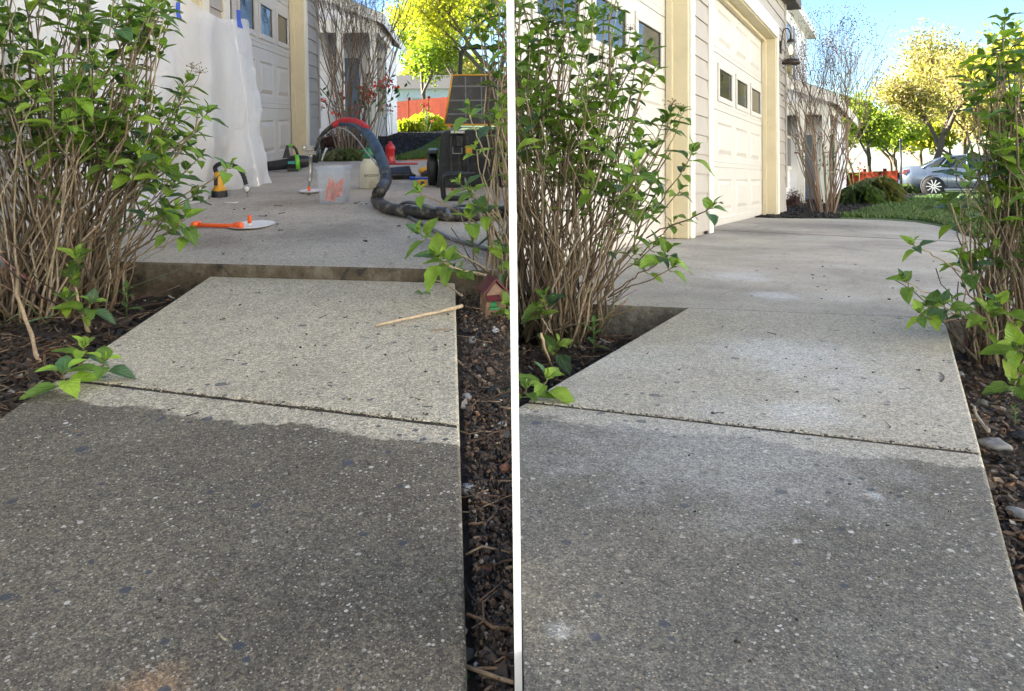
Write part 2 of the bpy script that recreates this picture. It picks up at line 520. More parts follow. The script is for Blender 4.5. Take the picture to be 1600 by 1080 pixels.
def leafmat(name, transl=0.35, gloss=0.38, veins=True, sat=1.0):
    t = NT(name)
    col = t.attr()
    nz = t.noise(40, 4)
    col = t.mix(1.0, col, t.ramp(nz, [(0.3, 0.78), (0.7, 1.18)]), 'MULTIPLY')
    if veins:
        uv = t.n('ShaderNodeSeparateXYZ'); t.l(t.tc.outputs['UV'], uv.inputs[0])
        ax = t.math('ABSOLUTE', uv.outputs[0])
        mid = t.ramp(ax, [(0.03, 1.0), (0.08, 0.0)])
        k = t.math('ADD', t.math('MULTIPLY', uv.outputs[1], 7.0), t.math('MULTIPLY', ax, -2.6))
        fr = t.math('ABSOLUTE', t.math('SUBTRACT', t.math('FRACT', k), 0.5))
        side = t.ramp(fr, [(0.0, 1.0), (0.10, 0.0)])
        vm = t.math('MAXIMUM', mid, t.math('MULTIPLY', side, 0.55))
        col = t.mix(t.math('MULTIPLY', vm, 0.45), col, (0.24, 0.30, 0.07))
        t.bump(t.math('ADD', t.math('MULTIPLY', vm, -1.0), t.math('MULTIPLY', fr, 1.4)), 0.5, 0.003)
    t.base(col)
    t.p.inputs['Roughness'].default_value = gloss
    t.p.inputs['Specular IOR Level'].default_value = 0.45
    tr = t.n('ShaderNodeBsdfTranslucent')
    t.l(t.mix(1.0, col, (1.3, 1.5, 0.6), 'MULTIPLY'), tr.inputs[0])
    mx = t.n('ShaderNodeMixShader'); mx.inputs[0].default_value = transl
    t.l(t.p.outputs[0], mx.inputs[1]); t.l(tr.outputs[0], mx.inputs[2]); t.l(mx.outputs[0], t.out.inputs[0])
    return t.m


M['leaf'] = leafmat('hydrangea_leaf', 0.3, 0.36)
M['treeleaf'] = leafmat('tree_leaf', 0.45, 0.6, False)
# translucent plastic
t = NT('plastic_sheeting')
t.base(t.ramp(t.noise(3, 5), [(0.3, (0.84, 0.86, 0.90)), (0.7, (0.93, 0.94, 0.95))]))
t.p.inputs['Roughness'].default_value = 0.28
tr = t.n('ShaderNodeBsdfTranslucent'); tr.inputs[0].default_value = (0.8, 0.82, 0.85, 1)
tp = t.n('ShaderNodeBsdfTransparent')
mx = t.n('ShaderNodeMixShader'); mx.inputs[0].default_value = 0.25
t.l(t.p.outputs[0], mx.inputs[1]); t.l(tr.outputs[0], mx.inputs[2])
mx2 = t.n('ShaderNodeMixShader'); mx2.inputs[0].default_value = 0.34
t.l(mx.outputs[0], mx2.inputs[1]); t.l(tp.outputs[0], mx2.inputs[2]); t.l(mx2.outputs[0], t.out.inputs[0])
wv = t.voro(5.5, feature='DISTANCE_TO_EDGE'); nzv = t.n('ShaderNodeVectorMath', operation='ADD')
t.l(t.tc.outputs['Object'], nzv.inputs[0]); sc3 = t.n('ShaderNodeVectorMath', operation='SCALE'); sc3.inputs['Scale'].default_value = .5
t.l(t.noise(3.5, 4, out='Color'), sc3.inputs[0]); t.l(sc3.outputs[0], nzv.inputs[1]); t.l(nzv.outputs[0], wv.inputs['Vector'])
crs = t.ramp(wv.outputs['Distance'], [(0.0, 0.0), (0.10, 1.0)])
t.bump(t.math('ADD', t.noise(16, 8, 0.7), t.math('MULTIPLY', crs, .22)), 0.45, 0.02)
M['plastic'] = t.m
t = NT('clear_bin')
t.base((0.80, 0.84, 0.88)); t.p.inputs['Roughness'].default_value = 0.25
tp = t.n('ShaderNodeBsdfTransparent'); tp.inputs[0].default_value = (0.93, 0.95, 0.97, 1)
mx2 = t.n('ShaderNodeMixShader'); t.l(t.ramp(t.noise(40, 5), [(0.3, 0.78), (0.7, 0.88)]), mx2.inputs[0])
t.l(t.p.outputs[0], mx2.inputs[1]); t.l(tp.outputs[0], mx2.inputs[2]); t.l(mx2.outputs[0], t.out.inputs[0])
M['clear'] = t.m
t = NT('lantern_glass')
t.base((0.30, 0.33, 0.36)); t.p.inputs['Roughness'].default_value = 0.05
tp = t.n('ShaderNodeBsdfTransparent')
mx2 = t.n('ShaderNodeMixShader'); mx2.inputs[0].default_value = 0.82
t.l(t.p.outputs[0], mx2.inputs[1]); t.l(tp.outputs[0], mx2.inputs[2]); t.l(mx2.outputs[0], t.out.inputs[0])
M['lampglass'] = t.m


def emis(name, c, s):
    t = NT(name); t.base(c); t.p.inputs['Emission Color'].default_value = (*c, 1); t.p.inputs['Emission Strength'].default_value = s
    return t.m


M['bulb'] = emis('warm_bulb', (1.0, 0.62, 0.25), 0.5)
M['taillight'] = plain('tail_light', (0.45, 0.01, 0.01), 0.2, var=0.05)


# ------------------------------------------------------------------ ground
def sheet(name, P, poly, w0, w1, mat, kind='structure', bevel=0, seg=2, side=None):
    mb = MB()
    mb.prism([(p[0], p[1]) for p in poly], w0, w1)
    o = mb.build(name, mat, plot=P, doclip=True, bevel=bevel, seg=seg)
    if side is not None:
        o.data.materials.append(side)
        for f in o.data.polygons:
            if abs(f.normal.z) < 0.5: f.material_index = 1
    o['kind'] = kind
    return o


sheet('ground', L, [(-60, -8), (60, -8), (60, 160), (-60, 160)], -0.9, -0.14, M['grass_ground'])
sheet('ground', R, [(-60, -8), (60, -8), (60, 160), (-60, 160)], -0.9, -0.14, M['grass_ground'])

gap = 0.0035
# walks
lu0, lu1 = -0.745, 0.009
ru0, ru1 = -0.618, 0.095
lj = lambda u: onl(LJ0, LJ1, u)
rj = lambda u: onl(RJ0, RJ1, u)
le = lambda u: onl(LE0, LE1, u)
re_ = lambda u: onl(RE0, RE1, u)
sheet('walk', L, [(lu0, -0.9), (lu1, -0.9), (lu1, lj(lu1) - gap), (lu0, lj(lu0) - gap)], -0.11, 0, M['walk_dark_l'], bevel=0.006, seg=4)
sheet('walk', L, [(lu0, lj(lu0) + gap), (lu1, lj(lu1) + gap), (lu1, le(lu1) - 0.002), (lu0, le(lu0) - 0.002)], -0.11, 0.001, M['walk_light_l'], bevel=0.006, seg=4)
sheet('walk', R, [(ru0, -0.9), (ru1, -0.9), (ru1, rj(ru1) - gap), (ru0, rj(ru0) - gap)], -0.16, 0, M['walk_dark_r'], bevel=0.006, seg=4)
sheet('walk', R, [(ru0, rj(ru0) + gap), (ru1, rj(ru1) + gap), (ru1, re_(ru1) - 0.011), (ru0, re_(ru0) - 0.011)], -0.16, 0.001, M['walk_light_r'], bevel=0.005, seg=3)
def joint(P, f, u0, u1, off, wid, w, mat):
    n = 90; lo, hi = [], []
    for i in range(n + 1):
        u = lerp(u0 + .004, u1 - .004, i / n); v = f(u) + off
        lo.append((u, v - wid * (.75 + .7 * noise.noise(V((u * 45, 1, P.side))) + random.uniform(-.12, .12))))
        hi.append((u, v + wid * (.75 + .7 * noise.noise(V((u * 38, 7, P.side))) + random.uniform(-.12, .12))))
    return sheet('joint_filler', P, lo + hi[::-1], w - .08, w, mat)


joint(L, lj, lu0, lu1, 0, gap + .0022, -.0012, M['soil'])
joint(R, rj, ru0, ru1, 0, gap + .0035, -.0012, M['soil'])
joint(R, re_, ru0, ru1, -.0055, .009, -.0012, M['drive_side'])
joint(R, lambda u: 6.1 - .49 * (u + 1.98) / 5.38, -1.9, 3.3, -.006, .028, .0008, M['drive_side_r'])
# driveways
LV1 = L.g(600, 251, DL).y
UWL, UWR = -1.50, -1.32          # front wall planes
UDL, UDR = -1.64, -1.47          # garage door planes
sheet('driveway', L, [(-1.75, le(-1.75)), (1.4, le(1.4)), (1.4, LV1), (-1.49, LV1), (-1.49, 8.0), (-1.75, 8.0)], -0.13, DL, M['drive_l'], bevel=0.008, seg=3, side=M['drive_side'])
rj2 = 6.1
sheet('driveway', R, [(-1.98, re_(-1.98)), (3.4, re_(3.4)), (3.4, rj2 - 0.5), (-1.98, rj2 - 0.012)], -0.17, DR, M['drive_r'], bevel=0.004, side=M['drive_side_r'])
far = [R.g(x, y, DR) for x, y in ((1228, 341), (1300, 341.5), (1380, 343.5), (1430, 347), (1462, 352), (1490, 359), (1520, 372))]
sheet('driveway', R, [(-1.98, rj2), (3.4, rj2 - 0.49), (3.4, 6.6)] + [(p.x, p.y) for p in reversed(far)] + [(-1.98, far[0].y)], -0.13, DR - 0.002, M['drive_r'], bevel=0.006, side=M['drive_side'])


def rough_ground(name, P, u0, u1, v0, v1, w, amp, res, mat, kind='structure'):
    mb = MB(); mb.smooth = True
    nu = int((u1 - u0) / res); nv = int((v1 - v0) / res)
    vs = []
    for j in range(nv + 1):
        for i in range(nu + 1):
            u = lerp(u0, u1, i / nu); v = lerp(v0, v1, j / nv)
            z = w + amp * (noise.fractal(V((u * 7, v * 7, P.side * 5)), 1.0, 2.0, 4)) * 0.8 + amp * 0.5 * noise.noise(V((u * 40, v * 40, 3)))
            vs.append((u, v, z))
    fs = [(j * (nu + 1) + i, j * (nu + 1) + i + 1, (j + 1) * (nu + 1) + i + 1, (j + 1) * (nu + 1) + i) for j in range(nv) for i in range(nu)]
    mb.add(vs, fs)
    o = mb.build(name, mat, plot=P, doclip=True)
    o['kind'] = kind
    return o


rough_ground('planting_bed_soil', L, -2.0, lu0 + 0.02, 0.5, 2.5, -0.075, 0.022, 0.018, M['soil'])
rough_ground('planting_bed_soil', L, lu1 - 0.02, 0.9, 0.3, 2.15, -0.036, 0.014, 0.014, M['soil'])
rough_ground('planting_bed_soil', R, -2.2, ru0 + 0.02, 0.9, 2.7, -0.115, 0.022, 0.018, M['soil'])
rough_ground('planting_bed_soil', R, ru1 - 0.02, 1.6, 0.5, 2.5, -0.09, 0.018, 0.016, M['soil'])

BARKC = [(0.038, 0.026, 0.019), (0.068, 0.045, 0.031), (0.024, 0.018, 0.015), (0.11, 0.072, 0.048), (0.026, 0.026, 0.027), (0.085, 0.062, 0.046), (0.045, 0.032, 0.023)]


def chips(P, zones, n, w, label_cat=None):
    mb = MB()
    for _ in range(n):
        z = random.choice(zones)
        u, v = random.uniform(z[0], z[1]), random.uniform(z[2], z[3])
        l = (random.uniform(0.006, 0.032) if zones[0][5] in 'acd' else random.uniform(0.002, 0.011) * (2.2 if random.random() < .06 else 1)) * z[4]; b = l * (random.uniform(0.2, 0.6) if zones[0][5] in 'ac' else random.uniform(0.4, 0.95)); h = random.uniform(0.001, 0.005)
        Mx = Matrix.Rotation(random.uniform(0, PI), 3, 'Z') @ Matrix.Rotation(random.uniform(-0.6, 0.6), 3, 'Y') @ Matrix.Rotation(random.uniform(-0.5, 0.5), 3, 'X')
        mb.cur = random.choice(BARKC)
        if random.random() < 0.06: mb.cur = random.choice([(0.26, 0.18, 0.11), (0.30, 0.28, 0.25), (0.20, 0.10, 0.05)])
        if random.random() < 0.04: l *= 2.2; b *= 1.6
        k = random.randint(5, 6)
        poly = [(l / 2 * math.cos(2 * PI * i / k) * random.uniform(0.7, 1.1), b / 2 * math.sin(2 * PI * i / k) * random.uniform(0.7, 1.1)) for i in range(k)]
        T = Matrix.Translation(V((u, v, w + random.uniform(0.0, 0.022)))) @ Mx.to_4x4()
        mb.prism(poly, -h / 2, h / 2, T)
    for _ in range(n // (14 if zones[0][5] in 'ac' else 130)):
        z = random.choice(zones)
        u, v = random.uniform(z[0], z[1]), random.uniform(z[2], z[3])
        a = random.uniform(0, PI); ln = random.uniform(0.03, 0.12) * z[4]
        mb.cur = random.choice([(0.16, 0.10, 0.06), (0.07, 0.04, 0.025), (0.25, 0.18, 0.11), (0.03, 0.02, 0.015)])
        p = V((u, v, w + 0.02)); dd = V((math.cos(a), math.sin(a), random.uniform(-0.05, 0.15)))
        pts = [p + dd * ln * q + V((random.uniform(-1, 1), random.uniform(-1, 1), random.uniform(-0.4, 0.6))) * 0.006 for q in (-0.5, -0.2, 0.1, 0.5)]
        mb.tube(pts, [random.uniform(0.0007, 0.002)] * 4, 5)
    o = mb.build('bark_mulch', M['chip'], plot=P, doclip=True)
    o['kind'] = 'stuff'
    tag(o, 'shredded brown bark mulch over the soil bed left of the weathered walk' if zones[0][5] == 'a' else
        'dark bark crumbs strewn over soil right of the stepped walk' if zones[0][5] == 'b' else
        'dark bark mulch below the left shrub of the levelled walk' if zones[0][5] == 'c' else
        'dark bark crumbs on soil right of the levelled walk', 'mulch')
    return o


chips(L, [(-1.7, lu0 - 0.004, 1.1, 2.3, 1.3, 'a'), (-1.1, lu0 - 0.004, 1.0, 1.9, 1.2, 'a')], 5600, -0.073)
chips(L, [(lu1 + 0.01, 0.32, 1.2, 2.15, 1.0, 'b'), (lu1 + 0.01, 0.16, 0.45, 1.3, 0.8, 'b'), (lu1 + 0.01, 0.12, 0.45, 1.0, 0.6, 'b')], 15000, -0.037)
chips(R, [(-1.7, ru0 - 0.004, 1.2, 2.5, 1.1, 'c')], 3400, -0.112)
chips(R, [(ru1 + 0.01, 0.8, 1.2, 2.3, 0.62, 'd'), (ru1 + 0.01, 0.4, 0.8, 1.4, 0.5, 'd')], 11000, -0.086)


def stone(P, p, r, col, label, group, name='pebble', flat=0.6, sub=2, ry=None):
    bm = bmesh.new()
    bmesh.ops.create_icosphere(bm, subdivisions=sub, radius=1)
    sd = random.uniform(0, 99)
    ax = random.uniform(0.65, 1.0)
    for v in bm.verts:
        k = 1 + 0.42 * noise.noise(v.co * 1.2 + V((sd, 0, 0))) + 0.16 * noise.noise(v.co * 3 + V((0, sd, 0)))
        v.co = V((v.co.x * k, v.co.y * k * ax, v.co.z * k * flat)) * r
    me = bpy.data.meshes.new(name); bm.to_mesh(me); bm.free()
    for f in me.polygons: f.use_smooth = True
    at = me.color_attributes.new('Col', 'FLOAT_COLOR', 'POINT')
    at.data.foreach_set('color', [x for _ in me.vertices for x in (*col, 1)])
    me.materials.append(M['stone'])
    o = bpy.data.objects.new(name, me); COL.objects.link(o)
    o.matrix_basis = P.M @ Matrix.Translation(V(p)) @ Matrix.Rotation(random.uniform(0, 6), 4, 'Z')
    tag(o, label, 'stone', group)
    return o


SC_ = {'pale grey': (0.33, 0.335, 0.33), 'white': (0.50, 0.50, 0.49), 'tan': (0.26, 0.18, 0.11), 'rust brown': (0.20, 0.085, 0.045), 'slate grey': (0.035, 0.04, 0.045), 'greenish grey': (0.11, 0.115, 0.095)}
PEB = [  # photo position, radius in px, colour, label
    (733, 765, 13, 'pale grey', 'smooth pale grey pebble with white veins beside the weathered walk edge'),
    (766, 1026, 19, 'greenish grey', 'large greenish grey stone near the bottom end of the soil strip'),
    (729, 1022, 13, 'slate grey', 'dark slate stone hugging the walk edge at the bottom'),
    (760, 887, 9, 'rust brown', 'round rust brown pebble halfway down the soil strip'),
    (752, 967, 9, 'pale grey', 'pointed pale grey pebble below the rust brown one'),
    (775, 975, 9, 'tan', 'tan pebble right of the pointed pale one'),
    (759, 1058, 8, 'tan', 'tan pebble under the large greenish stone'),
    (730, 620, 9, 'pale grey', 'flat pale grey pebble beside the joint of the stepped walk'),
    (733, 639, 8, 'tan', 'flat tan flake of stone just below the pale pebble at the joint'),
    (790, 733, 12, 'rust brown', 'broad reddish brown stone at the right of the soil strip'),
    (792, 865, 15, 'slate grey', 'dark slate stone at the right of the soil strip'),
    (785, 662, 8, 'white', 'white flat pebble among bark chips'),
    (744, 1036, 5, 'white', 'tiny white pebble left of the large greenish stone'),
    (727, 984, 6, 'pale grey', 'small pale pebble touching the walk edge low in the soil strip'),
    (738, 532, 9, 'pale grey', 'long pale grey stone chip in the soil past the fallen stick'),
    (775, 517, 7, 'white', 'small white pebble right in front of the toy birdhouse'),
    (757, 538, 6, 'greenish grey', 'small greenish pebble in front of the toy birdhouse'),
    (788, 800, 7, 'tan', 'small tan pebble right of the sprout'),
    (748, 915, 5, 'white', 'tiny white pebble below the rust brown pebble'),
    (741, 940, 6, 'greenish grey', 'small dull pebble above the pointed pale one'),
]
for (x, y, rp, cn, lb) in PEB:
    q = L.g(x, y, -0.025)
    r = rp * q.y / FPX
    stone(L, (q.x, q.y, -0.027 + r * 0.2), r, SC_[cn], lb, 'pebbles in the soil strip of the stepped walk')
for (x, y, rp, cn, lb) in [
    (1555, 683, 19, 'pale grey', 'crumpled pale grey stone chip beside the joint of the levelled walk'),
    (1592, 785, 17, 'pale grey', 'jagged pale concrete shard at the right border below the crumpled one'),
    (1540, 735, 9, 'rust brown', 'brown stone between the two pale concrete shards'),
    (1500, 575, 8, 'pale grey', 'small pale chip on the dark bark near the slab end'),
    (1535, 617, 9, 'greenish grey', 'dull round pebble in the bark under the right shrub'),
    (1597, 668, 12, 'slate grey', 'round dark stone at the far right by the little weeds')]:
    q = R.g(x, y, -0.05)
    r = rp * q.y / FPX
    stone(R, (q.x, q.y, -0.072 + r * 0.3), r, tuple(c_ * .55 for c_ in SC_[cn]), lb, 'stones in the soil strip of the levelled walk', 'stone_chip', 0.35 if rp > 15 else 0.6)

# small crumbs of dirt and leaf litter lying on the slabs
def litter(P, n, zones, label):
    mb = MB()
    for _ in range(n):
        x0, x1, y0, y1, h, sc = random.choice(zones)
        q = P.g(random.uniform(x0, x1), random.uniform(y0, y1), h)
        mb.cur = random.choice([(0.015, 0.012, 0.01), (0.02, 0.02, 0.02), (0.05, 0.04, 0.02), (0.10, 0.09, 0.03), (0.03, 0.03, 0.04)])
        r = random.uniform(0.0012, 0.0035) * sc
        for _k in range(random.randint(1, 3)):
            c = q + V((random.uniform(-1, 1), random.uniform(-1, 1), 0)) * r + V((0, 0, r * 0.4))
            mb.box(c, (r * random.uniform(0.6, 1.6), r * random.uniform(0.4, 1), r * random.uniform(0.3, 0.9)), M=Matrix.Rotation(random.uniform(0, 3), 3, 'Z') @ Matrix.Rotation(random.uniform(-0.7, 0.7), 3, 'X'))
        if random.random() < 0.3:
            a = random.uniform(0, 6); ln = random.uniform(0.006, 0.02) * sc
            dd = V((math.cos(a), math.sin(a), 0.1))
            mb.tube([q + V((0, 0, 0.001)), q + dd * ln * 0.5 + V((random.uniform(-1, 1) * 0.003, 0, 0.002)), q + dd * ln + V((0, 0, 0.002))], 0.0006 * sc, 4)
    o = mb.build('dirt_crumbs', M['chip'], plot=P, doclip=True)
    tag(o, label, 'litter', kind='stuff')


litter(L, 130, [(230, 700, 445, 655, 0.002, 1.0), (330, 700, 445, 600, 0.002, 1.2), (30, 700, 670, 1060, 0.001, 0.6), (260, 640, 265, 400, DL + .001, 2.2)], 'dark crumbs of dirt and bits of twig strewn on the stepped walk')
litter(R, 90, [(960, 1480, 500, 680, 0.002, 1.1), (1150, 1480, 400, 480, 0.001, 1.5), (850, 1500, 700, 1060, 0.001, 0.5)], 'dark seed crumbs strewn on the levelled walk')


for (P, f, u0, u1, lb_) in ((L, lj, lu0, lu1, 'grit caught in the joint of the stepped walk'), (R, rj, ru0, ru1, 'grit caught in the joint of the levelled walk')):
    mb = MB()
    for _ in range(200):
        u = random.uniform(u0 + .01, u1 - .01); q = V((u, f(u) + random.gauss(0, .0045), .0012)); rr = random.uniform(.0008, .0026)
        mb.cur = random.choice([(0.03, 0.025, 0.02), (0.10, 0.08, 0.05), (0.22, 0.19, 0.14), (0.05, 0.06, 0.025), (0.30, 0.27, 0.21)])
        mb.box(q, (rr * random.uniform(1, 2.2), rr, rr * .8), rz=random.uniform(0, 3))
    tag(mb.build('joint_grit', M['chip'], plot=P, doclip=True), lb_, 'grit', kind='stuff')


# ------------------------------------------------------------------ leaves and shrubs
def leaf(mb, o, d, nrm, ln, wd, col, curl=0.35, serr=True, nseg=7, fold=0.35):
    d = d.normalized(); s = d.cross(nrm)
    if s.length < 1e-5: s = d.cross(V((1, 0.2, 0)))
    s.normalize(); n = s.cross(d).normalized()
    mb.cur = col
    vs = []; uv = []
    cols = (-1, -0.5, 0, 0.5, 1)
    tw = random.uniform(-0.3, 0.3)
    for i in range(nseg + 1):
        t = i / nseg
        w = wd * 0.5 * (math.sin(PI * min(1, t ** 0.78)) ** 0.8) * (1 - 0.25 * t) * 1.12 if 0 < t < 1 else 0.0005
        bendz = -curl * ln * t * t
        c = o + d * ln * (t - curl * 0.25 * t * t) + n * bendz
        ss = (s + n * tw * t).normalized()
        for k in cols:
            ww = w
            if serr and abs(k) == 1 and 0 < t < 1: ww = w * (1.06 if i % 2 else 0.93)
            vs.append(c + ss * ww * k + n * (abs(k) * ww * fold) + n * (0.05 * wd * math.sin(6 * t + k)))
            uv.append((k, t))
    m = 5
    fs = [(i * m + k, i * m + k + 1, (i + 1) * m + k + 1, (i + 1) * m + k) for i in range(nseg) for k in range(m - 1)]
    b = mb.add(vs, fs, True)
    for i, q in enumerate(uv): mb.uv[b + i] = q


def leafcol(bright=1.0):
    g = random.random()
    a = V((0.070, 0.14, 0.024)); b = V((0.18, 0.30, 0.032)); c = V((0.28, 0.40, 0.05))
    q = a.lerp(b, g * 1.0) if random.random() < 0.7 else b.lerp(c, g)
    if random.random() < 0.12: q = V((0.055, 0.12, 0.050))
    q = q * random.uniform(0.8, 1.15) * bright
    return tuple(q)


def sprig(lm, sm, p, ax, size, pairs=3, bright=1.0, openness=1.0):
    size *= 1.25
    ax = ax.normalized()
    a = ax.cross(V((0.3, 0.5, 0.8))).normalized()
    ph = random.uniform(0, PI)
    for i in range(pairs):
        t = i / max(1, pairs - 1)
        sz = size * (1.0 - 0.55 * t) * random.uniform(0.85, 1.15)
        org = p + ax * size * 0.42 * t - ax * size * 0.25
        for sgn in (1, -1):
            ang = ph + i * PI / 2 + random.uniform(-0.3, 0.3)
            out = Matrix.Rotation(ang, 3, ax) @ a * sgn
            el = lerp(0.35, 1.15, t) * random.uniform(0.6, 1.3) / openness
            dd = out * math.cos(el) + ax * math.sin(el)
            dd.z -= 0.10 * (1 - t)
            pet = org + dd * size * 0.14
            sm.cur = (0.12, 0.13, 0.05)
            sm.tube([org, pet], [0.0014, 0.0011], 4, cap=False)
            nn = (ax * 1.0 + V((0, 0, 0.6))).normalized()
            leaf(lm, pet, dd, nn, sz, sz * random.uniform(0.50, 0.66), leafcol(bright * (1.0 + 0.25 * t)), curl=random.uniform(0.1, 0.45))
    # the unfolding bud
    for k in range(2):
        dd = (ax + V((random.uniform(-.3, .3), random.uniform(-.3, .3), 0.1))).normalized()
        leaf(lm, p + ax * size * 0.16, dd, a if k else -a, size * 0.38, size * 0.13, leafcol(bright * 1.25), curl=0.1, nseg=4, serr=False)


STEMC = [(0.21, 0.15, 0.09), (0.28, 0.22, 0.14), (0.15, 0.105, 0.065), (0.32, 0.26, 0.18), (0.20, 0.14, 0.085), (0.11, 0.08, 0.055), (0.35, 0.29, 0.21)]


def inpoly(x, y, poly):
    c = False; n = len(poly); j = n - 1
    for i in range(n):
        xi, yi = poly[i]; xj, yj = poly[j]
        if (yi > y) != (yj > y) and x < (xj - xi) * (y - yi) / (yj - yi) + xi: c = not c
        j = i
    return c


def cane(sm, p0, p1, r0, r1, col, n=8, lift=0.5, wob=0.02):
    d = p1 - p0; ln = d.length
    up = V((0, 0, 1))
    c1 = p0 + (d * (1 - lift) + up * ln * lift).normalized() * ln * 0.4
    c2 = p1 - (d + up * ln * random.uniform(-0.1, 0.35)).normalized() * ln * 0.3
    pts = bez(p0, c1, c2, p1, n)
    for q in pts[1:-1]:
        q += V((random.gauss(0, 1), random.gauss(0, 1), random.gauss(0, .6))) * wob * ln * 0.35
    sm.cur = col
    rads = [lerp(r0, r1, i / n) * (1.15 if i % 2 else 1.0) for i in range(n + 1)]
    sm.tube(pts, rads, 6)
    return pts


def shrub(P, base, brad, region, heroes, ncanes, leaf_size, label, vspread, low=None, fill=70, filler_region=None, dried=(), nleaf=120, hlow=0.55, barek=0.12):
    t = thing('hydrangea_shrub', label, 'shrub', P, base, 0, 'hydrangea shrubs beside the walks')
    B = V(base)
    lm, sm = MB(), MB()
    xs = [p[0] for p in region]; ys = [p[1] for p in region]

    def target(x, y, dv):
        return P.av(x, y, base[1] + dv) - B
    tips = []

    def root(tp):
        a = random.uniform(0, 2 * PI); r = brad * math.sqrt(random.random())
        q = V((r * math.cos(a), r * math.sin(a), 0.0))
        q += V((tp.x * 0.14, tp.y * 0.14, 0))
        q.z = -0.01
        return q
    # strong canes
    for i in range(ncanes):
        for _ in range(60):
            x = random.uniform(min(xs), max(xs)); y = random.uniform(min(ys), max(ys))
            if inpoly(x, y, region): break
        tp = target(x, y, random.gauss(0, vspread))
        if tp.z < 0.04: continue
        r0 = random.uniform(0.0018, 0.0040); 
        c = random.choice(STEMC); k = random.uniform(0.55, 1.15); c = tuple(v * k for v in c)
        pts = cane(sm, root(tp), tp, r0, r0 * random.uniform(0.35, 0.6), c, 9, random.uniform(0.15, hlow), 0.045)
        if random.random() > barek: tips.append((pts[-1], (pts[-1] - pts[-2]), 0))
        for j in (5, 6, 7):
            if pts[j].z > 0.38 and random.random() < 0.45: tips.append((pts[j], (pts[j + 1] - pts[j]) + V((random.gauss(0, .03), random.gauss(0, .03), 0)), 2))
        # side twigs
        for _k in range(random.choice((0, 1, 1, 2))):
            j = random.randint(4, 8)
            dd = (pts[j] - pts[j - 1]).normalized() + V((random.gauss(0, .45), random.gauss(0, .45), random.uniform(0, .5)))
            e = pts[j] + dd.normalized() * random.uniform(0.06, 0.2)
            ex, ey = P.px(e + B)
            if not inpoly(ex, ey, region): continue
            q = cane(sm, pts[j], e, r0 * 0.45, r0 * 0.3, c, 4, 0.2, 0.05)
            if random.random() < 0.55: tips.append((q[-1], q[-1] - q[-2], 1))
    fr = filler_region or region
    random.shuffle(tips)
    cnt = 0
    for (p, d, kk) in tips:
        x, y = P.px(p + B)
        if not inpoly(x, y, fr): continue
        if cnt >= fill: break
        cnt += 1
        sprig(lm, sm, p, d + V((0, 0, d.length * 0.4)), leaf_size * random.uniform(0.45, 1.15), random.choice((2, 2, 3)), random.uniform(0.8, 1.25))
    # short stubs and old broken ends low down
    for i in range(int(ncanes * 0.5)):
        a = random.uniform(0, 2 * PI); el = random.uniform(0.3, 1.3)
        dd = V((math.cos(a) * math.cos(el), math.sin(a) * math.cos(el), math.sin(el)))
        p0 = root(dd * 0.3)
        e = p0 + dd * random.uniform(0.1, 0.32)
        ex, ey = P.px(e + B)
        cane(sm, p0, e, random.uniform(0.0018, 0.004), 0.0014, tuple(v * random.uniform(0.4, 1) for v in random.choice(STEMC)), 5, 0.1, 0.06)
    # the sprays one can pick out, each on its own cane
    for h in heroes:
        x, y, dv, size, br = h[:5]
        tp = target(x, y, dv)
        if len(h) > 5:
            fx, fy, fdv = h[5]
            p0 = target(fx, fy, fdv)
            if p0.z < 0: p0.z = 0
        else:
            p0 = root(tp)
        r0 = 0.0032 if len(h) <= 5 else 0.0022
        pts = cane(sm, p0, tp, r0, 0.0014, random.choice(STEMC[:5]), 9, 0.35 if len(h) <= 5 else 0.1, 0.03)
        ax = (pts[-1] - pts[-3]).normalized()
        sprig(lm, sm, pts[-1], ax + V((0, 0, 0.5)), size, 3 if size > 0.03 else 2, br)
        for j in ((6,) if size > 0.045 else ()):
            sprig(lm, sm, pts[j], ax + V((random.gauss(0, .3), random.gauss(0, .3), 0.3)), size * 0.6, 2, br * 0.85)
    sm.build('stem', M['bark'], t, clip=P)
    lm.build('foliage', M['leaf'], t, clip=P)
    for (x, y, dv, fx, fy) in dried:
        dm = MB(); p = target(x, y, dv); p0 = target(fx, fy, dv)
        dm.cur = (0.16, 0.11, 0.07)
        dm.tube([p0, (p0 + p) / 2 + V((0.003, 0, 0)), p], [0.0013, 0.001, 0.0008], 5)
        for _ in range(16):
            e = p + V((random.gauss(0, .011), random.gauss(0, .011), random.uniform(0.0, 0.022)))
            dm.tube([p, (p + e) / 2 + V((0, 0, .003)), e], 0.0005, 4)
            dm.cur = random.choice([(0.12, 0.08, 0.05), (0.35, 0.26, 0.15), (0.07, 0.045, 0.035)])
            dm.lathe([(0.0002, -0.0018), (0.002, 0), (0.0002, 0.0018)], e, 5)
        dm.build('dried_flower_head', M['bark'], t, clip=P)
    return t


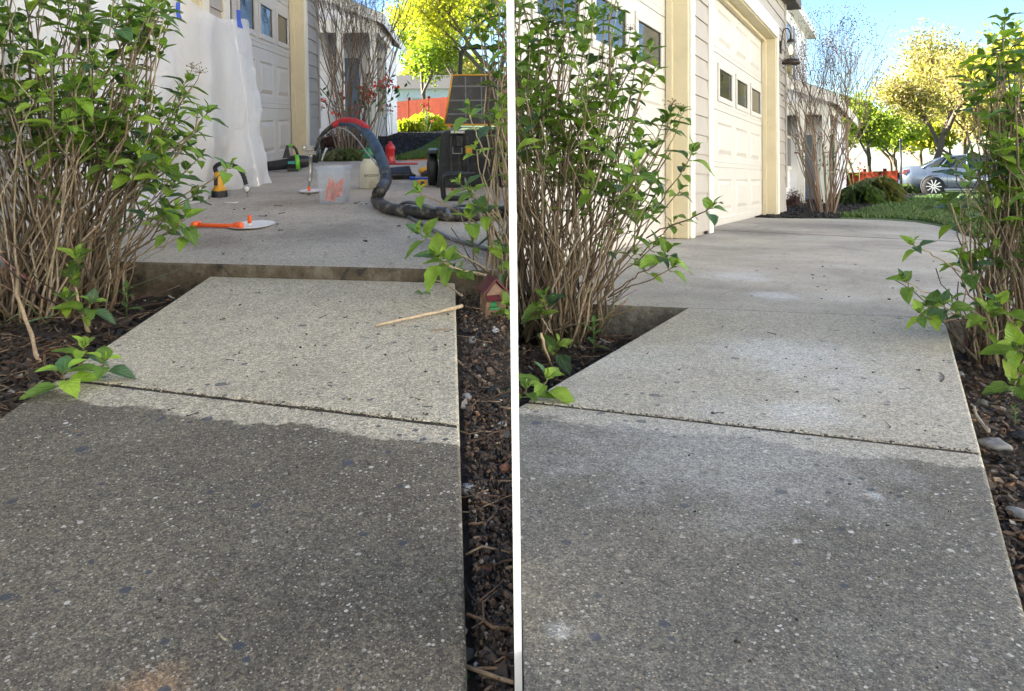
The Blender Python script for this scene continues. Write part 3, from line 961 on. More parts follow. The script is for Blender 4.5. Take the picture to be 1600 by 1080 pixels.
lb = L.g(80, 482, -0.06)
shrub(L, tuple(lb), 0.15,
      [(-90, -90), (255, -90), (275, 10), (272, 95), (315, 150), (325, 200), (300, 270), (275, 320), (300, 350), (285, 385), (235, 405), (190, 330), (120, 200), (-40, 330), (-90, 300)],
      [(70, 118, -.15, .062, 1.15), (55, 95, -.12, .045, 1.1), (122, 52, -.05, .05, 1.0), (20, 40, 0, .05, .8), (45, 20, .1, .055, .85), (140, 10, 0, .055, .9), (88, 15, .05, .05, .8),
       (250, 8, .0, .055, 1.0), (262, 22, .05, .05, 1.0), (262, 42, 0, .038, .85), (240, 30, .1, .045, .9), (205, 52, 0, .055, .95), (245, 55, .05, .042, .75),
       (232, 82, 0, .05, .95), (252, 80, .05, .045, 1.0), (210, 95, .05, .045, .8), (10, 160, -.15, .06, 1.05), (32, 180, -.1, .035, 1.2), (60, 150, 0, .045, .95), (105, 195, -.1, .06, 1.0), (120, 225, -.15, .05, 1.0),
       (168, 192, -.1, .055, 1.15), (185, 215, -.1, .045, 1.0), (190, 232, 0, .038, .9), (250, 185, -.1, .055, 1.05), (270, 180, -.05, .05, 1.1), (240, 165, 0, .05, .95), (292, 128, 0, .045, .95), (278, 142, .05, .04, .85),
       (323, 178, -.05, .048, .85, (270, 250, 0)), (357, 262, -.2, .045, 1.1, (262, 320, -.1)), (210, 270, -.1, .055, 1.0), (235, 235, -.05, .05, 1.05), (260, 225, 0, .045, .95), (285, 235, 0, .04, .95), (290, 268, -.05, .045, 1.0), (312, 245, 0, .035, .9),
       (245, 300, -.1, .05, .95), (270, 290, -.1, .045, 1.0), (300, 308, -.12, .045, .95, (225, 350, -.1)), (312, 300, -.1, .035, 1.0, (225, 350, -.1)), (285, 345, -.2, .062, 1.1, (200, 400, -.1)), (268, 330, -.15, .05, 1.05, (190, 390, -.1)), (292, 365, -.2, .04, 1.0, (200, 410, -.1)),
       (250, 345, -.1, .035, 1.0), (232, 335, -.1, .045, .95), (120, 405, -.35, .05, .8, (118, 440, -.3)), (112, 430, -.35, .035, .85, (118, 470, -.3)), (105, 470, -.4, .04, .8, (118, 500, -.35)), (140, 480, -.4, .05, .85, (112, 505, -.35)), (15, 225, -.1, .045, .9)],
      155, 0.062, 'tall leafy hydrangea with dense brown canes in front of the plastic sheeting', 0.17, fill=300,
      filler_region=[(-90, -90), (270, -90), (275, 110), (330, 170), (310, 330), (230, 350), (180, 270), (-90, 190)], dried=[(300, 108, 0, 290, 128), (312, 115, 0, 302, 135)])
rb = R.g(850, 520, -0.085)
shrub(R, tuple(rb), 0.15,
      [(805, -90), (958, -90), (975, 20), (1000, 80), (1015, 170), (1055, 200), (1060, 240), (1030, 330), (1050, 400), (1000, 420), (950, 330), (880, 260), (700, 330), (700, -90)],
      [(922, 35, -.05, .065, 1.15), (945, 25, 0, .05, .9), (880, 15, .05, .055, .85), (840, 55, -.1, .055, .8), (858, 45, 0, .05, .85), (812, 30, -.1, .06, .8), (905, 8, 0, .055, .9), (825, 120, -.15, .06, 1.0), (830, 140, -.1, .045, 1.1),
       (992, 68, 0, .05, 1.1), (1012, 85, -.05, .06, 1.0), (993, 100, 0, .055, 1.05), (1022, 112, 0, .045, .85), (955, 112, .05, .055, .8), (965, 135, 0, .055, .75), (985, 150, 0, .055, .85), (1005, 138, 0, .045, 1.1), (880, 95, 0, .05, .95),
       (855, 235, -.15, .06, 1.0), (935, 232, -.1, .06, 1.1), (925, 245, -.05, .045, 1.0), (1000, 225, -.05, .06, 1.1), (1018, 235, -.1, .055, 1.1), (990, 215, 0, .05, 1.0), (1045, 185, 0, .05, .95), (1065, 178, 0, .04, 1.0), (1035, 195, 0, .05, .75),
       (1080, 242, -.05, .055, .85, (1030, 320, 0)), (1110, 325, -.2, .05, 1.1, (1010, 372, -.1)), (1000, 275, -.05, .05, 1.0), (1020, 285, -.05, .05, .95), (1040, 400, -.2, .062, 1.1, (950, 465, -.1)), (1022, 385, -.15, .05, 1.05, (945, 450, -.1)), (1050, 418, -.2, .04, 1.0, (950, 465, -.1)),
       (1020, 330, -.1, .045, 1.0), (985, 330, -.05, .05, .9), (955, 300, 0, .05, .85), (1050, 350, -.1, .035, .9, (1000, 400, -.1)), (1062, 300, -.05, .04, 1.0, (1000, 370, 0)), (852, 470, -.4, .05, .7, (860, 500, -.35)), (843, 490, -.4, .045, .65, (860, 520, -.35)), (905, 330, 0, .045, .9),
       (870, 545, -.45, .05, .7, (862, 570, -.4)), (990, 398, -.05, .04, .9)],
      155, 0.062, 'leafy hydrangea with crowded brown canes in front of the cream garage door', 0.17, fill=300,
      filler_region=[(700, -90), (985, -90), (1015, 90), (1060, 200), (1030, 340), (960, 350), (900, 290), (700, 240)], dried=[(1050, 165, 0, 1042, 185), (1062, 172, 0, 1052, 190), (985, 48, 0, 978, 80)])
lrb = L.g(806, 468, -0.06)
shrub(L, tuple(lrb), 0.11,
      [(748, -60), (900, -60), (900, 420), (768, 400), (762, 330), (764, 240), (772, 160), (756, 60)],
      [(765, 20, -.1, .062, .95), (748, 40, -.12, .055, .8), (775, 45, -.1, .055, 1.0), (757, 68, -.1, .05, .9), (770, 85, -.1, .045, .9), (790, 30, -.05, .055, .9), (733, 178, -.3, .045, 1.1, (765, 260, -.2)), (785, 170, -.15, .06, .9), (775, 190, -.2, .06, 1.0), (745, 235, -.2, .04, 1.1), (790, 240, -.1, .05, .9), (722, 290, -.2, .045, 1.0, (780, 340, -.1)), (738, 305, -.2, .05, 1.0, (780, 350, -.1)),
       (655, 300, -.3, .038, 1.1, (745, 348, -.1)), (660, 368, -.3, .05, 1.05, (765, 425, -.1)), (683, 404, -.35, .06, 1.0, (780, 440, -.1)), (697, 408, -.35, .05, 1.0, (780, 440, -.1)), (733, 340, -.2, .05, 1.0), (760, 330, -.2, .05, .9), (785, 400, -.2, .05, .95), (795, 480, -.3, .05, .85), (778, 125, -.1, .045, .8)],
      65, 0.058, 'leafy shrub with tangled pale canes beside the open black tool chest', 0.12, fill=40, hlow=0.4, barek=0.6)
rrb = R.g(1590, 560, -0.065)
shrub(R, tuple(rrb), 0.13,
      [(1535, 110), (1560, 30), (1700, 10), (1700, 450), (1570, 450), (1500, 400), (1478, 340), (1490, 250), (1520, 180)],
      [(1535, 100, -.05, .06, .8), (1518, 125, -.1, .06, .75), (1560, 115, -.05, .06, .8), (1585, 105, 0, .065, .85), (1530, 150, -.1, .055, .85), (1545, 135, 0, .05, .8), (1520, 170, -.1, .045, .85), (1565, 80, 0, .045, .8), (1490, 265, -.15, .06, .95, (1560, 380, -.1)), (1582, 180, 0, .06, 1.0), (1570, 245, -.1, .06, 1.0), (1595, 260, -.1, .055, 1.0),
       (1560, 200, -.05, .055, .9), (1480, 320, -.1, .055, .75), (1500, 345, -.1, .045, .9), (1430, 385, -.3, .038, 1.1, (1500, 425, -.15)), (1415, 440, -.3, .045, 1.1, (1545, 500, -.1)), (1440, 492, -.35, .04, .95, (1545, 505, -.1)), (1455, 480, -.3, .045, .8, (1540, 505, -.1)), (1475, 480, -.3, .05, .95, (1545, 515, -.1)), (1515, 420, -.15, .06, 1.0), (1500, 405, -.15, .05, 1.0), (1540, 410, -.1, .055, .8), (1565, 480, -.2, .055, 1.1), (1545, 490, -.2, .05, .95),
       (1590, 545, -.3, .06, 1.0), (1585, 600, -.4, .06, .85), (1595, 330, -.1, .055, .9), (1570, 300, -.1, .045, .85)],
      100, 0.062, 'leafy hydrangea with bare twisting canes at the right edge of the levelled walk', 0.13, fill=120, hlow=0.4, barek=0.5)


# low shoots at the walk's edge
def shoot(P, name, label, parts_, catg='plant'):
    t = thing(name, label, catg, P, parts_[0][0])
    B = V(parts_[0][0]); lm, sm = MB(), MB()
    for (root, tip, size, br) in parts_:
        a, b = V(root) - B, V(tip) - B
        cane(sm, a, b, 0.0024, 0.0014, (0.16, 0.075, 0.04), 6, 0.2, 0.03)
        sprig(lm, sm, b, (b - a).normalized() * 0.5 + V((0, 0, 1.0)), size, 3, br, 1.4)
    sm.build('stem', M['bark'], t, clip=P); lm.build('foliage', M['leaf'], t, clip=P)
    return t


r0 = tuple(L.g(60, 560, -0.05))
shoot(L, 'young_shoot', 'bright green leafy shoots spreading over the stepped walk at its joint', [(r0, tuple(L.g(98, 590, .03)), .055, 1.35), (r0, tuple(L.g(162, 570, .035)), .046, 1.25), (r0, tuple(L.g(130, 548, .05)), .040, 1.2)])
r0 = tuple(R.g(790, 580, -0.06))
shoot(R, 'young_shoot', 'green leafy shoot over the joint at the left side of the levelled walk', [(r0, tuple(R.g(852, 598, .03)), .05, .9), (r0, tuple(R.g(822, 612, .02)), .04, .85)])


def weed(P, px, py, w, hgt, label, n=7):
    p = P.g(px, py, w)
    t = thing('weed', label, 'plant', P, tuple(p))
    lm = MB(); lm2 = MB(); lm2.cur = (0.08, 0.14, 0.03)
    lm2.tube([V((0, 0, 0)), V((0.002, 0, hgt * .5)), V((0.0, 0.003, hgt * .9))], 0.0012, 5)
    for i in range(n):
        a = i * 2.4; z = hgt * lerp(0.25, 0.95, i / n)
        d = V((math.cos(a), math.sin(a), 0.5 + 0.9 * i / n)).normalized()
        leaf(lm, V((0, 0, z)), d, V((0, 0, 1)), hgt * random.uniform(.35, .5), hgt * .12, (0.07, 0.17, 0.03), 0.4, False, 5)
    lm2.build('stem', M['bark'], t, clip=P); lm.build('foliage', M['leaf'], t, clip=P)


weed(L, 198, 500, -0.05, 0.10, 'thin upright weed in the soil beside the left edge of the stepped walk')
weed(R, 927, 560, -0.08, 0.11, 'thin upright weed in the dark gap beside the levelled walk')
weed(L, 790, 640, -0.05, 0.035, 'tiny bright weed in the soil by the divider', 9)
weed(R, 1585, 665, -0.06, 0.04, 'tiny green weeds between pale stones at the far right', 9)
weed(L, 792, 800, -0.05, 0.02, 'tiny seedling low in the soil strip of the stepped walk', 6)


def stick(P, pts, r, col, label, name='stick', grp=None):
    mb = MB(); mb.cur = col
    q = spline([P.g(*p) for p in pts], 4)
    n = len(q)
    for i in range(1, n - 1): q[i] = q[i] + V((random.gauss(0, 1), random.gauss(0, 1), 0)) * r * 0.4
    mb.tube(q, [r * lerp(0.7, 1.1, i / (n - 1)) * random.uniform(.85, 1.2) for i in range(n)], 7)
    o = mb.build(name, M['bark'], plot=P, doclip=True)
    tag(o, label, 'stick', grp)


stick(L, [(587, 509, .006), (640, 497, .008), (690, 486, .01), (722, 478, .012)], 0.0045, (0.42, 0.33, 0.22), 'long pale dry stick lying across the upper slab of the stepped walk')
stick(L, [(667, 435, .006), (695, 443, .012), (722, 462, .004)], 0.0028, (0.40, 0.32, 0.23), 'short pale twig at the far right corner of the slab below the step')
stick(L, [(670, 517, .004), (702, 514, .004)], 0.0018, (0.28, 0.20, 0.13), 'small brown twig lying below the long pale stick')
stick(L, [(711, 560, -.03), (745, 588, -.03), (783, 613, -.03)], 0.0032, (0.42, 0.32, 0.2), 'pale stick slanting down the soil strip right of the stepped walk')
stick(L, [(726, 668, -.03), (760, 690, -.03), (797, 712, -.03)], 0.002, (0.2, 0.14, 0.09), 'thin brown twig in the soil strip beside the joint')
stick(L, [(737, 755, -.03), (760, 768, -.03), (780, 790, -.03)], 0.0017, (0.24, 0.13, 0.07), 'thin reddish twig right of the smooth pale pebble')
stick(R, [(1518, 632, -.03), (1530, 655, -.03), (1545, 674, -.03)], 0.003, (0.3, 0.26, 0.2), 'pale twig above the crumpled stone chip right of the levelled walk')
stick(R, [(1468, 582, .002), (1476, 590, .003), (1470, 596, .002)], 0.0012, (0.03, 0.025, 0.02), 'tiny dark forked twig near the right edge of the levelled walk')
stick(L, [(342, 990, .001), (353, 999, .001)], 0.0012, (0.42, 0.36, 0.24), 'tiny pale straw low on the weathered walk')
for (P, pts, lb_, r) in [(L, [(0, 394, .12), (24, 402, .1), (28, 460, .06), (45, 510, .0), (62, 565, -.05)], 'curling pale root hanging down at the left border into the mulch', .0042),
                         (L, [(118, 450, .06), (124, 480, .02), (139, 520, -.05)], 'bare pale cane stub leaning in front of the tall hydrangea', .004),
                         (R, [(846, 520, .04), (850, 545, 0.0), (862, 572, -.07)], 'bare cane stub leaning in front of the hydrangea by the garage', .004)]:
    stick(P, pts, r, (0.42, 0.31, 0.2), lb_, 'dry_cane')


# ------------------------------------------------------------------ divider between the two plots
mb = MB()
mb.b2((-0.0033, 0.64, -0.3), (0.0033, 0.80, 0.66))
tag(mb.build('divider_strip', M['sheet']), 'thin upright white strip standing between the two walks', 'divider')


# ------------------------------------------------------------------ houses with garages
def lap(mb, u, v0, v1, w0, w1, c=0.14, out=0.013):
    w = w0
    while w < w1 - 1e-4:
        t = min(w + c, w1)
        mb.add([(u + out, v0, w), (u + out, v1, w), (u + 0.001, v1, t), (u + 0.001, v0, t), (u - 0.02, v0, w), (u - 0.02, v1, w)],
               [(0, 1, 2, 3), (0, 4, 5, 1)])
        w = t


def panel_relief(mb, u, v0, v1, w0, w1):
    # recessed border with a raised field
    r = 0.018; b = 0.028
    A = [(v0, w0), (v1, w0), (v1, w1), (v0, w1)]
    def ins(k): return [(v0 + k, w0 + k), (v1 - k, w0 + k), (v1 - k, w1 - k), (v0 + k, w1 - k)]
    rings = [(u, A), (u - 0.010, ins(0.014)), (u - 0.010, ins(0.022)), (u + 0.004, ins(0.055))]
    vs = []
    for (uu, q) in rings: vs += [(uu, a, b_) for a, b_ in q]
    fs = []
    for i in range(3):
        for k in range(4):
            k2 = (k + 1) % 4
            fs.append((i * 4 + k, i * 4 + k2, (i + 1) * 4 + k2, (i + 1) * 4 + k))
    fs.append((12, 13, 14, 15))
    mb.add(vs, fs)


def garage_door(t, P, ud, v0, v1, w0, sec):
    d = MB()
    n = 4; pit = (v1 - v0 - 0.06) / n
    a0 = v0 + 0.03
    for s in range(4):
        b = w0 + s * sec + 0.004; e = w0 + (s + 1) * sec - 0.004
        if s < 4:
            # face with holes: build stiles/rails around the panels
            pv = []
            for k in range(n):
                p0 = a0 + k * pit + pit * 0.12; p1 = a0 + (k + 1) * pit - pit * 0.12
                pv.append((p0, p1))
            q0 = b + sec * 0.20; q1 = e - sec * 0.20
            cuts = [v0] + [x for p in pv for x in p] + [v1]
            for lo, hi in ((b, q0), (q1, e)):
                d.add([(ud, v0, lo), (ud, v1, lo), (ud, v1, hi), (ud, v0, hi)], [(0, 1, 2, 3)])
            for k in range(0, len(cuts), 2):
                d.add([(ud, cuts[k], q0), (ud, cuts[k + 1], q0), (ud, cuts[k + 1], q1), (ud, cuts[k], q1)], [(0, 1, 2, 3)])
            # tongue line between sections
            d.add([(ud, v0, e), (ud, v1, e), (ud - 0.008, v1, e + 0.002), (ud - 0.008, v0, e + 0.002), (ud - 0.008, v1, e + 0.006), (ud - 0.008, v0, e + 0.006), (ud, v1, e + 0.008), (ud, v0, e + 0.008)], [(0, 1, 2, 3), (3, 2, 4, 5), (5, 4, 6, 7)])
            d.add([(ud + 0.003, v0, b + 0.045), (ud + 0.003, v1, b + 0.045), (ud, v1, b + 0.058), (ud, v0, b + 0.058), (ud, v1, b + 0.040), (ud, v0, b + 0.040)], [(0, 1, 2, 3), (5, 4, 1, 0)])
            if s != 2:
                for (p0, p1) in pv: panel_relief(d, ud, p0, p1, q0, q1)
    d.b2((ud - 0.05, v0, w0 - 0.02), (ud - 0.012, v1, w0 + 4 * sec))
    od = d.build('garage_door', M['white_paint'], t, clip=P)
    s = 2
    b = w0 + s * sec; e = b + sec
    for k in range(n):
        p0 = a0 + k * pit + pit * 0.12 - .008; p1 = a0 + (k + 1) * pit - pit * 0.12 + .008
        q0 = b + sec * 0.20 - .008; q1 = e - sec * 0.20 + .008
        if P.W((ud, p1, q0)).x * P.side < 0.01: continue
        g = MB(); g.b2((ud - 0.008, p0 + .02, q0 + .02), (ud - 0.003, p1 - .02, q1 - .02))
        f = MB(); fw = 0.036
        for (x0, x1, y0, y1) in ((p0 - .012, p1 + .012, q0 - .012, q0 + fw), (p0 - .012, p1 + .012, q1 - fw, q1 + .012), (p0 - .012, p0 + fw, q0 + fw, q1 - fw), (p1 - fw, p1 + .012, q0 + fw, q1 - fw)):
            f.b2((ud - 0.002, x0, y0), (ud + 0.012, x1, y1))
        f.build('window_frame', M['white_paint'], od, clip=P, bevel=0.004)
        g.build('window_pane', M['glass'], od, clip=P)
    return od


def garage_house(P, label, uf, ud, w0, sec, doors, vstart, vcorner, strips, top, fw=0.1):
    t = thing('house', label, 'house', P, (0, 0, 0))
    H = w0 + 4 * sec + 0.02
    wall = MB()
    # siding between and beyond the doors and above them
    for (a, b) in strips: lap(wall, uf, a, b, w0 + 0.03, H + 0.17, 0.14)
    lap(wall, uf, vstart, vcorner, H + 0.17, top, 0.14)
    wall.b2((uf - 0.25, vcorner - 0.02, w0 - .1), (uf - 0.021, vcorner, top))     # end of the wall
    for (a, b) in strips: wall.b2((uf - 0.24, a, w0 - .1), (uf - 0.022, b, H + 0.1))
    wall.b2((uf - 0.24, vstart, H + 0.12), (uf - 0.023, vcorner - .03, top))
    wall.build('wall', M['siding'], t, clip=P)
    # far side of the corner: white painted block below
    fb = MB(); fb.b2((uf - 0.2, vcorner - .004, w0 - .12), (uf - 0.004, vcorner + .02, w0 + 0.35)); fb.build('foundation', M['found'], t, clip=P)
    jm = MB(); hd = MB()
    for (a, b) in doors:
        garage_door(t, P, ud, a, b, w0 + 0.012, sec)
        for (v, s) in ((a, -1), (b, 1)):
            y0, y1 = (v - 0.045, v) if s < 0 else (v, v + 0.045)
            jm.b2((ud - 0.03, y0, w0 + .003), (uf + 0.004, y1, H))
            ys = (v - 0.045 - fw, v - 0.02) if s < 0 else (v + 0.02, v + 0.045 + fw * 0.8)
            tr = MB(); tr.b2((uf + 0.002, ys[0], w0 + .004), (uf + 0.022, ys[1], H + .01))
            if P.W((uf, ys[1], 1)).x * P.side > 0.01: tr.build('door_trim', M['trim_white'], t, clip=P, bevel=.003)
            # stop moulding against the door
            jm.b2((ud + 0.004, (v + 0.0 if s < 0 else v - 0.03), w0 + .003), (ud + 0.05, (v + 0.03 if s < 0 else v + .001), H))
        jm.b2((ud - 0.03, a - .045, H + .001), (uf + 0.003, b + .045, H + 0.03))
        jm.b2((ud + 0.004, a + .031, H - .03), (ud + 0.05, b - .031, H))
        hd.b2((uf + 0.0025, a - .045 - fw, H + .012), (uf + 0.026, b + .045 + fw * .8, H + 0.165))
    jm.build('door_jamb', M['cream'], t, clip=P, bevel=.003)
    hd.build('door_header', M['trim_white'], t, clip=P, bevel=.003)
    ct = MB(); ct.b2((uf + 0.002, vcorner - 0.075, w0 + .32), (uf + 0.02, vcorner + .012, top)); ct.b2((uf - 0.08, vcorner + 0.0, w0 + .32), (uf + 0.02, vcorner + .0125, top))
    ct.build('corner_board', M['siding'], t, clip=P, bevel=.002)
    # eaves and roof above the frame
    rf = MB()
    rf.add([(uf + 0.16, vstart, top), (uf + 0.16, vcorner + .3, top), (uf - 0.26, vcorner + .3, top + .14), (uf - 0.26, vstart, top + .14), (uf + 0.16, vstart, top - .12), (uf + 0.16, vcorner + .3, top - .12), (uf - 0.26, vcorner + .3, top - .1), (uf - 0.26, vstart, top - .1)],
           [(0, 1, 2, 3), (4, 7, 6, 5), (0, 4, 5, 1), (3, 2, 6, 7), (1, 5, 6, 2), (0, 3, 7, 4)])
    rf.build('roof', M['roof'], t, clip=P)
    return t


HL = garage_house(L, 'taupe sided house with cream garage doors behind the hanging plastic', UWL, UDL, DL, 0.52, [(1.6, 4.62), (5.2, 7.82)], 0.1, 8.62, [(4.78, 5.05), (7.97, 8.62), (0.1, 1.57)], 2.46)
HR = garage_house(R, 'taupe sided house with two cream garage doors and a lit wall lantern', UWR, UDR, DR, 0.505, [(2.1, 5.0), (5.70, 8.86)], 1.0, 9.62, [(5.12, 5.56), (8.97, 9.62)], 2.7)

# wall lantern
q = R.au(1219, 74, UWR + 0.02)
t = thing('wall_lantern', 'lit bronze wall lantern with clear glass beside the second garage door', 'lamp', R, tuple(q))
k = q.y / FPX
mb = MB(); mb.box((0.008, 0, 0), (0.016, 10 * k, 18 * k)); mb.build('back_plate', M['bronze'], t, bevel=.004)
lx = 15 * k
mb = MB(); mb.tube(spline([(0.012, 0, 2 * k), (0.3 * lx, 0, 24 * k), (0.75 * lx, 0, 27 * k), (lx, 0, 17 * k)], 6), 0.007, 8); mb.build('arm', M['bronze'], t)
mb = MB(); mb.lathe([(1.2 * k, 17 * k), (1.5 * k, 12 * k), (4.5 * k, 10.5 * k), (5.5 * k, 8 * k), (5.6 * k, 7 * k), (.2 * k, 7 * k)], (lx, 0, 0), 20); mb.build('cap', M['bronze'], t)
mb = MB(); mb.lathe([(4.6 * k, 7 * k), (6.4 * k, -1 * k), (6.8 * k, -9 * k), (6.2 * k, -19 * k)], (lx, 0, 0), 24); mb.build('glass', M['lampglass'], t)
mb = MB(); mb.lathe([(.4 * k, 3 * k), (2.4 * k, -1 * k), (3.2 * k, -6 * k), (1.8 * k, -11 * k), (.9 * k, -12 * k)], (lx, 0, 0), 16); mb.build('bulb', M['bulb'], t)
mb = MB(); mb.lathe([(.9 * k, -11 * k), (.9 * k, -19 * k), (9 * k, -19 * k), (13 * k, -23 * k), (13 * k, -25 * k), (12 * k, -26.5 * k), (.2 * k, -26.5 * k)], (lx, 0, 0), 24); mb.build('base_dish', M['bronze'], t)


# ------------------------------------------------------------------ neighbour's house with a porch (seen from both plots)
def neighbour(P, label, we, vn, vf, ue, uf2, ww, top, vm):
    t = thing('house', label, 'house', P, (0, 0, 0))
    w0 = -0.1
    a = MB(); lap(a, uf2, vn - 3, vm, w0, top, 0.16, .016)
    a.b2((uf2 - 4, vn - 3, w0), (uf2 - 0.03, vm, top)); a.build('wall', M['siding_white'], t, clip=P)
    # porch: posts, back wall, header, shed roof
    b = MB(); lap(b, ue - 0.16, (vn + vf) / 2, vf, w0, we - .12, 0.14, .014)
    b.b2((uf2, (vn + vf) / 2, w0), (ue - 0.175, (vn + vf) / 2 + .1, we - .12)); b.b2((ue - .3, (vn + vf) / 2 + .1, w0), (ue - .18, vf, we - .12))
    hi_ = we + (ue - uf2) * 0.42; vb_ = (vn + vf) / 2
    b.add([(uf2, vb_ + .05, we - .15), (ue - .1, vb_ + .05, we - .15), (ue - .02, vb_ + .05, we - .04), (uf2, vb_ + .05, hi_)], [(0, 1, 2, 3)])
    b.build('porch_wall', M['siding_white'], t, clip=P)
    pm = (ue - uf2)
    slope = 0.16
    hdr = MB(); hdr.b2((uf2, vn, we - .30), (ue - .02, vn + .12, we - .06)); hdr.b2((ue - .14, vn + .12, we - .28), (ue - .02, (vn + vf) / 2, we - .06)); hdr.build('porch_header', M['trim_white'], t, clip=P, bevel=.01)
    for (cu) in (ue - .10, lerp(uf2, ue, .52), ):
        po = MB(); po.b2((cu - .06, vn + .01, w0), (cu + .06, vn + .11, we - .30)); po.b2((cu - .08, vn - .01, w0), (cu + .08, vn + .13, w0 + .12)); po.build('porch_post', M['trim_white'], t, clip=P, bevel=.006)
    hi = we + pm * 0.42
    rf = MB()
    rf.add([(ue + .1, vn - .15, we - .05), (ue + .1, vf + .1, we - .05), (uf2, vf + .1, hi), (uf2, vn - .15, hi), (ue + .1, vn - .15, we + .03), (ue + .1, vf + .1, we + .03), (uf2, vf + .1, hi + .08), (uf2, vn - .15, hi + .08)],
           [(0, 1, 2, 3), (4, 7, 6, 5), (0, 4, 5, 1), (1, 5, 6, 2), (2, 6, 7, 3), (3, 7, 4, 0)])
    rf.build('porch_roof', M['roof'], t, clip=P)
    fs = MB(); fs.add([(uf2, vn - .16, hi - .14), (ue + .1, vn - .16, we - .16), (ue + .1, vn - .16, we + .02), (uf2, vn - .16, hi + .07)], [(0, 1, 2, 3)])
    fs.b2((ue + .1, vn - .16, we - .16), (ue + .12, vf + .1, we + .02)); fs.build('fascia', M['trim_white'], t, clip=P)
    gb = MB(); gb.add([(uf2, vn + .02, we - .06), (ue - .02, vn + .02, we - .06), (ue - .02, vn + .02, we - .02), (uf2, vn + .02, hi)], [(0, 1, 2, 3)]); gb.build('gable_panel', M['siding_white'], t, clip=P)
    # door and window on the porch's back wall
    vb = (vn + vf) / 2
    dr = MB(); dr.b2((lerp(uf2, ue, .22), vb - .03, w0 + .1), (lerp(uf2, ue, .48), vb - .002, we - .5)); dr.build('front_door', M['shutter'], t, clip=P, bevel=.008)
    wi = MB(); wi.b2((lerp(uf2, ue, .60), vb - .02, w0 + .7), (lerp(uf2, ue, .85), vb - .002, we - .5)); wo = wi.build('window', M['glass'], t, clip=P)
    fr = MB()
    a0, a1 = lerp(uf2, ue, .58), lerp(uf2, ue, .87)
    for (x0, x1, y0, y1) in ((a0, a1, w0 + .62, w0 + .7), (a0, a1, we - .5, we - .42), (a0, a0 + .05, w0 + .7, we - .5), (a1 - .05, a1, w0 + .7, we - .5)): fr.b2((x0, vb - .04, y0), (x1, vb - .001, y1))
    fr.build('frame', M['trim_white'], wo, clip=P)
    # windows with shutters on the tall wall
    for vv in ww:
        for (b0, b1) in ((0.7, 1.9), (hi + .3, hi + 1.4)):
            wi = MB(); wi.b2((uf2 + .018, vv, b0), (uf2 + .03, vv + .9, b1)); wo = wi.build('window', M['glass'], t, clip=P)
            fr = MB()
            for (x0, x1, y0, y1) in ((vv - .08, vv + .98, b0 - .08, b0), (vv - .08, vv + .98, b1, b1 + .08), (vv - .08, vv, b0, b1), (vv + .9, vv + .98, b0, b1), (vv, vv + .9, (b0 + b1) / 2 - .025, (b0 + b1) / 2 + .025)): fr.b2((uf2 + .017, x0, y0), (uf2 + .045, x1, y1))
            fr.build('frame', M['trim_white'], wo, clip=P)
            for s in (-1, 1):
                sh = MB(); y0 = vv - .42 if s < 0 else vv + 1.0
                sh.b2((uf2 + .016, y0, b0 - .06), (uf2 + .05, y0 + .32, b1 + .06)); sh.build('shutter', M['shutter'], t, clip=P, bevel=.005)
    # main eaves
    rf = MB()
    rf.add([(uf2 + .19, vn - 3, top - .05), (uf2 + .19, vm + .29, top - .05), (uf2 - 2, vm + .29, top + 1.6), (uf2 - 2, vn - 3, top + 1.6), (uf2 + .19, vn - 3, top - .22), (uf2 + .19, vm + .29, top - .22), (uf2 - 2, vm + .29, top - .2), (uf2 - 2, vn - 3, top - .2)],
           [(0, 1, 2, 3), (4, 7, 6, 5), (0, 4, 5, 1), (3, 2, 6, 7), (1, 5, 6, 2), (0, 3, 7, 4)])
    rf.build('roof', M['roof'], t, clip=P)
    sf = MB(); sf.b2((uf2 + .18, vn - 3.01, top - .23), (uf2 + .21, vm + .3, top - .04)); sf.b2((uf2, vn - 3, top - .236), (uf2 + .18, vm + .29, top - .226)); sf.build('soffit', M['trim_white'], t, clip=P)
    # lattice skirt
    return t


neighbour(L, 'white neighbouring house with a shed roofed porch behind the bare shrub and the hose', 2.33, 13.8, 20.6, -1.30, -2.75, (), 4.3, 21.5)
neighbour(R, 'white neighbouring house with blue shutters and a porch behind the bare shrub and lantern', 1.86, 13.8, 19.4, -1.13, -2.2, (15.9,), 4.25, 19.8)


